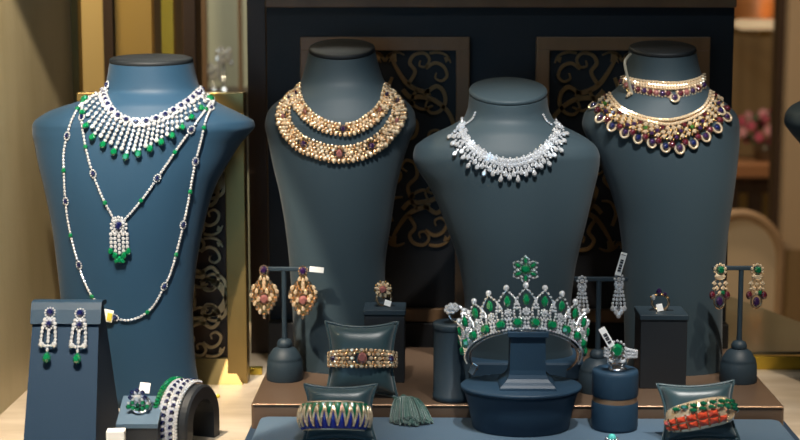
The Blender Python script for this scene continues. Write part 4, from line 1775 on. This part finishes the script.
def arch_pt(x, r, t):
    """t=0 top, +90 towards the viewer"""
    if t > 90:
        return AO + RA @ V((x, -r - .004 * 0, lift - (t - 90) * .0006))
    if t < -90:
        return AO + RA @ V((x, r, lift - (-t - 90) * .0006))
    w = math.radians(t)
    return AO + RA @ V((x, -math.sin(w) * r, lift + math.cos(w) * r))


angs = [-90 - lift / .0006 * 1.0] + list(range(-90, 91, 9)) + [90 + lift / .0006 * 1.0]
mb = MB()
vs, fs = [], []
for t in angs:
    for x, r in ((-wd / 2, ro - .002), (-wd / 2 + .002, ro), (wd / 2 - .002, ro), (wd / 2, ro - .002), (wd / 2, ri), (-wd / 2, ri)):
        vs.append(arch_pt(x, r, t))
m = 6
for i in range(len(angs) - 1):
    for k in range(m):
        fs.append((i * m + k, i * m + (k + 1) % m, (i + 1) * m + (k + 1) % m, (i + 1) * m + k))
fs += [tuple(range(m))[::-1], tuple(range(len(vs) - m, len(vs)))]
mb.add(vs, fs, 0, False)
mb.build('arch', M['pad_black'], root)
root = thing('emerald_bracelet', 'wide diamond bracelet with an emerald edge draped over the black arch', 'bracelet', arch_pt(0, ro + .001, 10))
d, ba = MB(), MB()
rows = [(-.0120, 'e'), (-.0068, 'd'), (-.0028, 'm'), (.0014, 'd'), (.0056, 'm'), (.0098, 'd')]
stp = 5.2
cnt = int((90 + 75) / stp)
for i in range(cnt):
    for k, (x, ty_) in enumerate(rows):
        t = -28 + i * stp + (stp / 2 if k % 2 else 0)
        p = arch_pt(x - .003, ro + .0022, t)
        up = (arch_pt(x, ro, t - 3) - arch_pt(x, ro, t + 3)).normalized()
        n = up.cross(RA @ V((1, 0, 0)))
        n = (p - arch_pt(x - .003, ro - .01, t)).normalized()
        if ty_ == 'e':
            single('emerald', M['emerald'], root, lambda mm: gem(mm, p + n * .0006, n, up, .0022, .0032, .0026, 8))
        elif ty_ == 'm' and (i + k // 2) % 2 == 0:
            single('sapphire', M['sapphire'], root, lambda mm: gem(mm, p + n * .0004, n, (up + (RA @ V((1, 0, 0))) * .5).normalized(), .0026, .0018, .0022, 8))
        else:
            gem(d, p, n, up, .0021, .0021, .0019, 7)
            if ty_ == 'd':
                q = arch_pt(x - .003 + .0021, ro + .0020, t + stp / 2)
                gem(d, q, n, up, .0014, .0014, .0013, 6)
band_pts = [t for t in range(-30, 116, 6)]
vs, fs = [], []
for t in band_pts:
    for x, r in ((-.0175, ro + .0004), (-.0175, ro + .0016), (.0090, ro + .0016), (.0090, ro + .0004)):
        vs.append(arch_pt(x, r, t))
for i in range(len(band_pts) - 1):
    for k in range(4):
        fs.append((i * 4 + k, i * 4 + (k + 1) % 4, i * 4 + 4 + (k + 1) % 4, i * 4 + 4 + k))
fs += [(3, 2, 1, 0), tuple(range(len(vs) - 4, len(vs)))]
ba.add(vs, fs)
ba.build('mesh_back', M['white_gold'], root)
d.build('diamond_lattice', M['diamond'], root)
# loose yellow-tipped tag string on the stone
a, b = atZ(207, 391, .002), atZ(218, 396, .002)
tg = MB()
tube(tg, [a, a.lerp(b, .5) + V((0, 0, .001)), b], .0012, 6)
t_ = tg.build('tag_string', M['tag'], at=a)
tag(t_, 'thin white tag string with a yellow tip on the travertine', 'tag string')
tg = MB()
bead(tg, b, .0024, 0, 8, 5, True)
tg.build('yellow_tip', M['tag_yellow'], t_)
# turquoise stone ring at the front of the tray
a = atZ(612, 437, Z_TRAY + .004)
mb = MB()
root = thing('turquoise_brooch', 'little turquoise piece on the tray before the banded cylinder', 'brooch', (a.x, a.y, Z_TRAY))
bead(mb, V((a.x, a.y, Z_TRAY + .0036)), .0040, 0, 10, 6, True, st=.9)
mb.build('turquoise', M['turquoise'], root)
mb = MB()
for k in range(9):
    w = 2 * PI * k / 9
    bead(mb, V((a.x + .0052 * math.cos(w), a.y + .0052 * math.sin(w), Z_TRAY + .0018)), .0018, 0, 7, 4)
mb.build('white_gold_rim', M['white_gold'], root)
# ------------------------------------------------------------------ setting
XW = -.45
mb = MB()
box(mb, (.10, .04, -.02), (1.60, 1.02, .04))
o = struct(mb.build('floor_display', M['table'], at=(.1, -.02, -.04)))
o.name = 'trim_1'
mb = MB()
box(mb, (XW - .015, .03, .40), (.03, .80, .96), None)
struct(mb.build('wall_left', M['wall_plaster'], at=(XW, 0, 0)))
# walnut post at the wall's end
mb = MB()
yp = .44
a, b = atY(70, 100, yp), atY(82, 100, yp)
box(mb, ((a.x + b.x) / 2, yp, .40), (b.x - a.x, .02, .96), None, .001)
struct(mb.build('trim_2', M['brass'], at=(a.x, yp, -.08)))
# shop behind
mb = MB()
box(mb, (.8, 1.9, -.80), (8, 3.0, .04))
struct(mb.build('floor', M['floor'], at=(.8, 1.9, -.8)))
mb = MB()
box(mb, (.8, 3.4, .8), (8, .05, 3.4))
struct(mb.build('wall_back', M['curtain'], at=(.8, 3.4, -.8)))
mb = MB()
box(mb, (.8, 1.9, 2.4), (8, 3.0, .04))
struct(mb.build('ceiling', M['cream'], at=(.8, 1.9, 2.4)))


def pxbox(mb, x0, x1, y0, y1, Y, th, m=0, bev=0.0):
    """upright panel filling the region at depth Y, th thick behind"""
    a, b = atY(x0, y0, Y), atY(x1, y1, Y)
    box(mb, ((a.x + b.x) / 2, Y + th / 2, (a.z + b.z) / 2), (abs(b.x - a.x), th, abs(a.z - b.z)), None, bev, m)
    return V(((a.x + b.x) / 2, Y + th / 2, min(a.z, b.z)))


# ---- amber wall cabinet behind the brass screen
ca = atY(82, 420, .62)
root = thing('wall_cabinet', 'amber-fronted wall cabinet glowing behind the brass screen', 'cabinet', (ca.x, .62, -.2))
mb = MB()
pxbox(mb, 70, 113, -40, 420, .62, .02)
mb.build('plain_door', M['amber'], root)
mb = MB()
pxbox(mb, 113.5, 160, -40, 420, .62, .02)
mb.build('amber_door', M['amber_dark'], root)
mb = MB()
pxbox(mb, 160, 181, -40, 420, .62, .02)
mb.build('bright_door', M['brass_bright'], root)
mb = MB()
pxbox(mb, 111, 113, -40, 420, .614, .02)
mb.build('seam_strip', M['wood_dark'], root)
mb = MB()
pxbox(mb, 181, 203, -40, 420, .60, .05, 0, .002)
struct(mb.build('trim_3', M['wood_dark'], at=(atY(192, 0, .6).x, .6, -.2)))
# ---- pale showcase beyond
root = thing('showcase', 'pale blurred showcase glimpsed between the dark posts', 'showcase', (atY(230, 0, 1.5).x, 1.5, -.6))
mb = MB()
pxbox(mb, 190, 280, -60, 600, 1.56, .03)
mb.build('back_panel', M['pale_panel'], root)
mb = MB()
p = pxbox(mb, 196, 246, 92, 97, 1.36, .20)
mb.build('shelf', M['wood_dark'], root)
mb = MB()
pxbox(mb, 205, 207, -60, 600, 1.40, .02)
pxbox(mb, 240, 246, -60, 600, 1.40, .02)
mb.build('upright', M['wood'], root)
sh_z = atY(222, 92, 1.42).z
for i, (px, h, lab) in enumerate(((213, .035, 'blurred crystal ornament nearest the dark post in the pale showcase'), (224, .065, 'taller blurred crystal ornament in the pale showcase'))):
    c0 = V((atY(px, 90, 1.42).x, 1.42, sh_z + .001))
    r_ = thing('crystal_ornament', lab, 'ornament', c0, 'crystals in the showcase')
    m1 = MB()
    lathe(m1, [(.014, 0), (.012, .004), (.003, .010), (.003, h - .01)], c0, 20)
    m1.build('foot', M['steel'], r_)
    m1 = MB()
    for k in range(16):
        w = k * 2.4
        gem(m1, c0 + V((math.cos(w) * .013 * (1 - .02 * k), math.sin(w) * .012, h - .012 + k * .0018)), V((math.cos(w), -abs(math.sin(w)) - .3, .4)), V((0, 0, 1)), .0055, .0050, .005, 7)
    m1.build('crystal_cluster', M['diamond'], r_)
# dark walnut post beside the backboard
mb = MB()
pxbox(mb, 246, 270, -40, 395, .36, .04, 0, .001)
struct(mb.build('trim_4', M['wood_dark'], at=(atY(258, 0, .36).x, .36, -.05)))

# ------------------------------------------------------------------ backboard with ornate panels
YB = .320
a, b = atY(266, 0, YB), atY(735, 0, YB)
zb0 = 0.0
ztp = atY(400, -30, YB).z
root = thing('backboard', 'near-black navy backboard with a walnut top rail behind the busts', 'backboard', ((a.x + b.x) / 2, YB, 0))
mb = MB()
box(mb, ((a.x + b.x) / 2, YB + .012, ztp / 2), (b.x - a.x, .024, ztp), None, .001)
mb.build('panel', M['navy'], root)
mb = MB()
za = atY(400, 7.5, YB - .010).z
box(mb, ((a.x + b.x) / 2, YB - .006, (za + ztp) / 2 + .01), (b.x - a.x, .012, ztp - za + .02), None, .0015)
mb.build('top_rail', M['wood'], root)
mb = MB()
zk = atY(430, 322, YB - .012).z
box(mb, ((a.x + b.x) / 2, YB - .010, zk / 2), (b.x - a.x, .020, zk), None, .0015)
mb.build('plinth', M['screen_back'], root)

# scroll drawing for the right half of one repeat, in photo units from the inner corner
SCR = [  # (points, width start, width end)
    ([(47, 47), (36, 44), (26, 38), (18, 28), (12, 18), (8, 10)], 5.0, 3.0),
    ([(47, 47), (58, 40), (66, 46), (68, 58), (62, 68), (52, 70), (46, 62), (50, 54)], 4.5, 2.0),
    ([(26, 38), (34, 24), (28, 14), (33, 5), (44, 3), (50, 10), (46, 18), (39, 17), (40, 11)], 4.0, 1.6),
    ([(46, 20), (56, 14), (66, 18), (70, 28), (64, 34), (57, 31), (58, 25)], 3.6, 1.6),
    ([(50, 3), (60, 2), (70, 6), (74, 14)], 3.0, 1.5),
    ([(20, 44), (28, 52), (40, 52), (56, 56), (72, 70), (78, 88), (74, 104), (60, 110), (50, 102), (51, 92), (60, 90), (63, 97)], 5.0, 1.8),
    ([(78, 88), (70, 98), (58, 103), (44, 100)], 4.2, 1.8),
    ([(30, 56), (26, 70), (36, 82), (34, 96), (24, 100), (19, 92), (25, 87)], 4.0, 1.6),
    ([(8, 30), (4, 44), (10, 56), (20, 58)], 3.6, 1.8),
    ([(36, 44), (30, 58), (42, 66), (54, 62)], 3.2, 2.2),
    ([(0, 66), (10, 72), (18, 82), (12, 92), (4, 94)], 3.6, 1.6),
    ([(0, 12), (6, 4), (14, 2), (22, 5)], 3.0, 1.6),
]
LEAF = [(8, 8), (20, 4), (14, 14)]


def leaf_poly(mb, c, s, ang, O, X, Z, N, th, sx):
    pts = [(0, -1.1), (.55, -.35), (1.0, .15), (.55, .35), (.2, .25), (0, 1.0), (-.2, .25), (-.55, .35), (-1, .15), (-.55, -.35)]
    ca_, sa_ = math.cos(ang), math.sin(ang)
    q = [((c[0] + (x * ca_ - y * sa_) * s), c[1] + (x * sa_ + y * ca_) * s) for x, y in pts]
    n = len(q)
    v1 = [O + X * (x * sx) + Z * -y for x, y in q]
    v2 = [p + N * th for p in v1]
    f = tuple(range(n))
    mb.add(v1 + v2, [f if sx > 0 else f[::-1], tuple(i + n for i in (f[::-1] if sx > 0 else f))] + [(k, (k + 1) % n, (k + 1) % n + n, k + n) for k in range(n)])


def scrollwork(mb, O, X, Z, N, th, sc, half, rep, repeats):
    """mirrored scrolls about the panel's centre line, flipped on every other repeat"""
    for r in range(repeats):
        for sx in (1, -1):
            for pts, w0, w1 in SCR:
                q = catmull(pts, 7)
                out, wd_ = [], []
                for i, (x, y) in enumerate(q):
                    f = i / (len(q) - 1)
                    yy = y if r % 2 == 0 else rep - y
                    xx = min(x, half - 1.5)
                    out.append((sx * xx * sc, -(yy + r * rep) * sc))
                    wd_.append(lerp(w0, w1, f) * sc * (1 + .25 * math.sin(f * PI)))
                ribbon(mb, out, wd_, th, O, X, Z, N)
            for lx, ly, la, ls in ((8, 8, .6, 7.0), (47, 47, 2.2, 5.5), (62, 100, 4.0, 5.5), (30, 60, 1.0, 4.5), (70, 10, 5.3, 4.0)):
                yy = ly if r % 2 == 0 else rep - ly
                leaf_poly(mb, (lx * sc, (yy + r * rep) * sc), ls * sc, la if r % 2 == 0 else PI - la, O, X, Z, N, th, sx)


def ornate(label, x0, x1, y0, y1, group):
    Y = YB - .014
    A, B = atY(x0, y0, Y), atY(x1, y1, Y)
    cx, w = (A.x + B.x) / 2, B.x - A.x
    zl, zh = zk + .0006, A.z
    fw = atY(x1, y0, Y).x - atY(x1 - 13.5, y0, Y).x
    root = thing('ornate_panel', label, 'panel', (cx, Y, zl), group)
    fr_ = MB()
    box(fr_, (cx, Y + .006, zh - fw / 2), (w, .014, fw), None, .0012)
    box(fr_, (cx, Y + .006, zl + fw / 2), (w, .014, fw), None, .0012)
    for s in (-1, 1):
        box(fr_, (cx + s * (w - fw) / 2, Y + .006, (zh + zl) / 2), (fw, .014, zh - zl - fw * 2 + .0004), None, .0012)
    fr_.build('frame', M['frame_wood'], root)
    bk = MB()
    box(bk, (cx, Y + .0095, (zh + zl) / 2), (w - fw * 1.9, .003, zh - zl - fw * 1.9))
    bk.build('backing', M['screen_back'], root)
    sw = MB()
    iw = (w - 2 * fw) / 2
    sc = iw / 80.0
    rep = 112
    n = int((zh - zl - 2 * fw) / (rep * sc))
    sc2 = (zh - zl - 2 * fw) / (rep * n)
    scrollwork(sw, V((cx, Y + .0085, zh - fw)), V((1, 0, 0)), V((0, 0, 1)), V((0, -1, 0)), .0045, sc2 if sc2 < sc else sc, 80, rep, n)
    sw.build('scrollwork', M['scroll'], root)


ornate('scrolled bronze panel behind the gold-collared bust', 300, 468, 37, 322, 'scrolled panels on the backboard')
ornate('scrolled bronze panel behind the choker-wearing bust', 536.5, 703, 37, 322, 'scrolled panels on the backboard')

# ------------------------------------------------------------------ brass screen behind the navy bust
YS = .215
A, B = atY(79, 92, YS), atY(245, 92, YS)
cx, w = (A.x + B.x) / 2, B.x - A.x
zh = A.z
fw = B.x - atY(225, 92, YS).x
root = thing('brass_screen', 'pierced brass screen with heavy frame standing behind the navy bust', 'screen', (cx, YS, 0))
mb = MB()
box(mb, (cx, YS, zh - fw / 2), (w, .024, fw), None, .001)
for s in (-1, 1):
    box(mb, (cx + s * (w - fw) / 2, YS, (zh - fw) / 2), (fw, .024, zh - fw), None, .001)
mb.build('frame', M['brass'], root)
mb = MB()
zf = atY(215, 358, YS).z
vs = [(cx - w / 2 + fw, YS - .018, 0), (cx + w / 2 - fw * .2, YS - .018, 0), (cx + w / 2 - fw * .2, YS + .010, 0), (cx - w / 2 + fw, YS + .010, 0),
      (cx - w / 2 + fw, YS - .004, zf), (cx + w / 2 - fw, YS - .004, zf), (cx + w / 2 - fw, YS + .010, zf), (cx - w / 2 + fw, YS + .010, zf)]
mb.add(vs, fc)
mb.build('foot', M['brass'], root)
mb = MB()
iw = w / 2 - fw
sc = iw / 80
n = 4
rep = (zh - fw - zf) / sc / n
scrollwork(mb, V((cx, YS + .003, zh - fw)), V((1, 0, 0)), V((0, 0, 1)), V((0, -1, 0)), .004, sc, 80, rep, n)
mb.build('scrollwork', M['brass_scroll'], root)
mb = MB()
box(mb, (cx, YS + .009, (zh - fw + zf) / 2), (w - fw * 1.9, .003, zh - fw - zf + .002))
mb.build('backing', M['wood_dark'], root)

# ------------------------------------------------------------------ shop interior seen past the backboard
# brass sill bar and olive stone ledge
mb = MB()
A, B = atY(735, 356, .285), atY(860, 368, .285)
box(mb, ((A.x + B.x) / 2 + .010, .290, A.z / 2), (B.x - A.x - .02, .010, A.z), None, .001)
struct(mb.build('trim_5', M['brass_bright'], at=((A.x + B.x) / 2, .29, 0)))
mb = MB()
A, B = atY(243, 368, .245), atY(262, 377, .245)
box(mb, ((A.x + B.x) / 2, .250, A.z / 2), (B.x - A.x, .010, A.z), None, .001)
struct(mb.build('trim_6', M['brass_bright'], at=((A.x + B.x) / 2, .25, 0)))
zl = .012
pts = [atZ(720, 354, zl), atZ(840, 354, zl), atZ(840, 337, zl), atZ(800, 322, zl), atZ(743, 301, zl), atZ(715, 291, zl)]
pts = [(max(p.x, .3), p.y + .012 if i < 2 else p.y) for i, p in enumerate(pts)]
mb = MB()
n = len(pts)
cxp, cyp = sum(p[0] for p in pts) / n, sum(p[1] for p in pts) / n
mb.add([(x, y, .0) for x, y in pts] + [(x, y, zl) for x, y in pts], [tuple(range(n))[::-1], tuple(range(n, 2 * n))] + [(k, (k + 1) % n, (k + 1) % n + n, k + n) for k in range(n)])
tag(mb.build('stone_ledge', M['stone'], at=(cxp, cyp, 0)), 'glossy olive stone ledge between the brass bar and the cream floor', 'ledge')
# cream armchair
cc = atY(738, 300, 1.9)
root = thing('armchair', 'round-backed cream armchair with tan piping, out of focus beyond the backboard', 'chair', (cc.x, 1.95, -.78))
wC = atY(781, 260, 1.9).x - cc.x
zt2 = atY(738, 214, 1.9).z
zs = zt2 - .62
mb = MB()
ol = []
for k in range(25):
    t = PI * k / 24
    ol.append((cc.x + math.cos(t) * wC, zt2 - wC * 1.15 + math.sin(t) * wC * 1.15))
ol = [(cc.x + wC * .94, zs)] + ol + [(cc.x - wC * .94, zs)]
n = len(ol)
vs = [(x, 1.90, z) for x, z in ol] + [(x, 1.98, z) for x, z in ol]
mb.add(vs, [tuple(range(n)), tuple(range(n, 2 * n))[::-1]] + [(k, k + n, (k + 1) % n + n, (k + 1) % n) for k in range(n)])
mb.build('backrest', M['cream'], root)
mb = MB()
tube(mb, [(x, 1.90, z) for x, z in ol], .011, 8)
mb.build('piping', M['piping'], root)
mb = MB()
box(mb, (cc.x, 2.16, zs + .02), (wC * 2, .44, .14), None, .03)
mb.build('seat', M['cream'], root)
for sx in (-1, 1):
    for yy in (1.98, 2.34):
        mb = MB()
        lathe(mb, [(.014, 0), (.022, zs - .05 + .78)], (cc.x + sx * wC * .85, yy, -.78), 12)
        mb.build('leg', M['wood_dark'], root)
# console table with flowers and a lamp above
tz = atY(765, 163, 2.5).z
A, B = atY(728, 163, 2.5), atY(797, 163, 2.5)
root = thing('console_table', 'dark wooden console table carrying the pink flowers', 'table', ((A.x + B.x) / 2, 2.6, -.78))
mb = MB()
box(mb, ((A.x + B.x) / 2, 2.6, tz - .018), (B.x - A.x, .26, .036), None, .006)
mb.build('tabletop', mat('console_top', (.26, .12, .055), .3), root)
mb = MB()
box(mb, ((A.x + B.x) / 2, 2.62, (tz - .036 - .78) / 2), (B.x - A.x - .03, .20, tz - .036 + .78), None, .004)
mb.build('cabinet_body', M['wood_dark'], root)
mb = MB()
for x in (.25, .60, .86):
    xx = lerp(A.x, B.x, x)
    box(mb, (xx, 2.515, (tz - .06 - .6) / 2), (.022, .008, tz - .10 + .6))
mb.build('brass_inlay', M['brass'], root)
fx = atY(768, 150, 2.58)
root = thing('flower_vase', 'small dark vase filled with pink flowers on the console table', 'flowers', (fx.x, 2.58, tz))
mb = MB()
lathe(mb, [(.030, 0), (.038, .015), (.040, .035), (.030, .05), (.034, .056)], (fx.x, 2.58, tz), 24)
mb.build('vase', M['vase'], root)
lf = MB()
zc = tz + .085
for k in range(26):
    w, u = random.uniform(0, 2 * PI), random.uniform(-1, 1)
    q = V((fx.x + math.cos(w) * .085 * math.sqrt(1 - u * u), 2.58 + math.sin(w) * .055 * math.sqrt(1 - u * u), zc + u * .036))
    nn = (q - V((fx.x, 2.58, zc - .05))).normalized()
    gem(lf, q - nn * .006, nn, V((random.uniform(-1, 1), random.uniform(-1, 1), random.uniform(-1, 1))), .026, .012, .004, 8)
lf.build('foliage', M['leaf'], root)
for k in range(34):
    w, u = k * 2.4, -1 + 2 * (k + .5) / 34
    q = V((fx.x + math.cos(w) * .085 * math.sqrt(1 - u * u), 2.58 + math.sin(w) * .055 * math.sqrt(1 - u * u), zc + u * .038))
    nn = (q - V((fx.x, 2.62, zc - .05))).normalized()
    bl = MB()
    for j in range(6):
        a_ = 2 * PI * j / 6
        t1, n1, b1 = frame_of(V((0, 0, 1)), nn)
        dr = t1 * math.cos(a_) + b1 * math.sin(a_)
        gem(bl, q + dr * .007 + n1 * .003, (n1 + dr * .6).normalized(), dr, .008, .006, .003, 7)
    bl.build('bloom', M['petal'] if k % 3 else M['petal_light'], root)
lx = atY(765, 12, 2.55)
root = thing('wall_lamp', 'glowing amber lamp on a round pale shelf bracket above the flowers', 'lamp', (lx.x, 2.55, atY(765, 32, 2.55).z))
zz_ = atY(765, 25, 2.55).z
mb = MB()
lathe(mb, [(.060, -.012), (.078, -.004), (.080, .010), (.060, .016)], (lx.x, 2.55, zz_), 32)
mb.build('bracket_shelf', M['shelf_glow'], root)
mb = MB()
lathe(mb, [(.008, .016), (.016, .03), (.018, .05), (.012, .068), (.003, .075)], (lx.x, 2.55, zz_), 20)
mb.build('lamp_glass', M['lamp'], root)
mb = MB()
lathe(mb, [(.085, .016), (.082, .05), (.070, .11), (.066, .11), (.078, .05), (.081, .016)], (lx.x, 2.55, zz_), 32, cap=False)
mb.build('amber_shade', mat('amber_shade', (.42, .20, .07), .4, trans=.6), root)
mb = MB()
box(mb, (lx.x, 2.97, zz_ - .02), (.03, .86, .02))
mb.build('bracket_arm', M['brass'], root)
# dark door edge and pale jamb at the far edge
mb = MB()
pxbox(mb, 782, 792, -60, 250, 2.1, .06)
struct(mb.build('trim_7', M['wood_dark'], at=(atY(787, 0, 2.1).x, 2.1, -.2)))
mb = MB()
pxbox(mb, 792, 900, -60, 250, 2.06, .10)
struct(mb.build('trim_8', mat('pale_jamb', (.46, .32, .19), .55, noise=(5, (.52, .37, .23), (4, 4, .4))), at=(atY(800, 0, 2.06).x, 2.06, -.2)))

# ------------------------------------------------------------------ lights
def aim(o, target):
    o.rotation_euler = (V(target) - o.location).to_track_quat('-Z', 'Y').to_euler()


def area(name, loc, target, sx, sy, power, col):
    l = bpy.data.lights.new(name, 'AREA')
    l.shape = 'RECTANGLE'
    l.size, l.size_y = sx, sy
    l.energy = power
    l.color = col
    o = bpy.data.objects.new(name, l)
    C.objects.link(o)
    o.location = loc
    aim(o, target)
    return o


def spot(name, loc, target, deg, blend, power, col, rad=.02):
    l = bpy.data.lights.new(name, 'SPOT')
    l.spot_size = math.radians(deg)
    l.spot_blend = blend
    l.energy = power
    l.color = col
    l.shadow_soft_size = rad
    o = bpy.data.objects.new(name, l)
    C.objects.link(o)
    o.location = loc
    aim(o, target)
    return o


WARM = (1.0, .86, .68)
NEUT = (1.0, .96, .90)
COOL = (.72, .88, 1.0)
area('cool_fill_strip', (.05, -.34, .95), (.05, .10, .15), 1.0, .06, 1.0, COOL)  # unseen cool strip added for soft fill and glints on the stones
for i, (x, tx) in enumerate(((-.26, -.295), (-.10, -.10), (.08, .08), (.26, .25))):
    spot('overhead_spot', (x, -.24, .88), (tx, .10, .285), 21, 1.0, (27, 34, 44, 40)[i], NEUT, .012)
for i, x in enumerate((-.30, -.05, .12, .28)):
    spot('overhead_spot', (x + .05, -.42, .90), (x, -.045, .04), 22, .9, (15, 22, 34, 28)[i], NEUT, .012)
spot('overhead_spot', (.46, -.25, .9), (.44, .12, 0), 34, .8, 22, WARM, .012)  # extra unseen spot added to brighten the right of the table
spot('wall_washer', (-.36, -.30, .74), (-.44, .13, .05), 50, .08, 45, WARM, .01)
area('low_daylight', (-.40, -1.0, .30), (-.28, .1, .10), .5, .4, 1.2, (.36, .68, 1.0))
spot('shop_fill_spot', (.9, 2.2, 2.2), (.85, 3.3, .4), 60, .8, 95, (1.0, .80, .55), .08)  # unseen spot added to lift the curtain
spot('shop_fill_spot', (.75, 1.6, 2.2), (.95, 2.2, -.5), 60, .8, 130, (1.0, .80, .58), .08)  # unseen spot added to brighten the chair and floor
area('cabinet_light', (-.62, .45, 1.0), (-.62, .65, .3), .3, .08, 12, (1.0, .82, .50))
area('showcase_light', (-.30, 1.25, 1.3), (-.32, 1.5, .3), .3, .1, 6, (.95, .95, .85))

w = bpy.data.worlds.new('world')
SC.world = w
w.use_nodes = True
bg = w.node_tree.nodes['Background']
bg.inputs['Color'].default_value = (.42, .56, .72, 1)
bg.inputs['Strength'].default_value = .03
vs_ = SC.view_settings
vs_.view_transform = 'Standard'
vs_.look = 'None'
vs_.gamma = 1
vs_.exposure = 0
vs_.use_curve_mapping = False
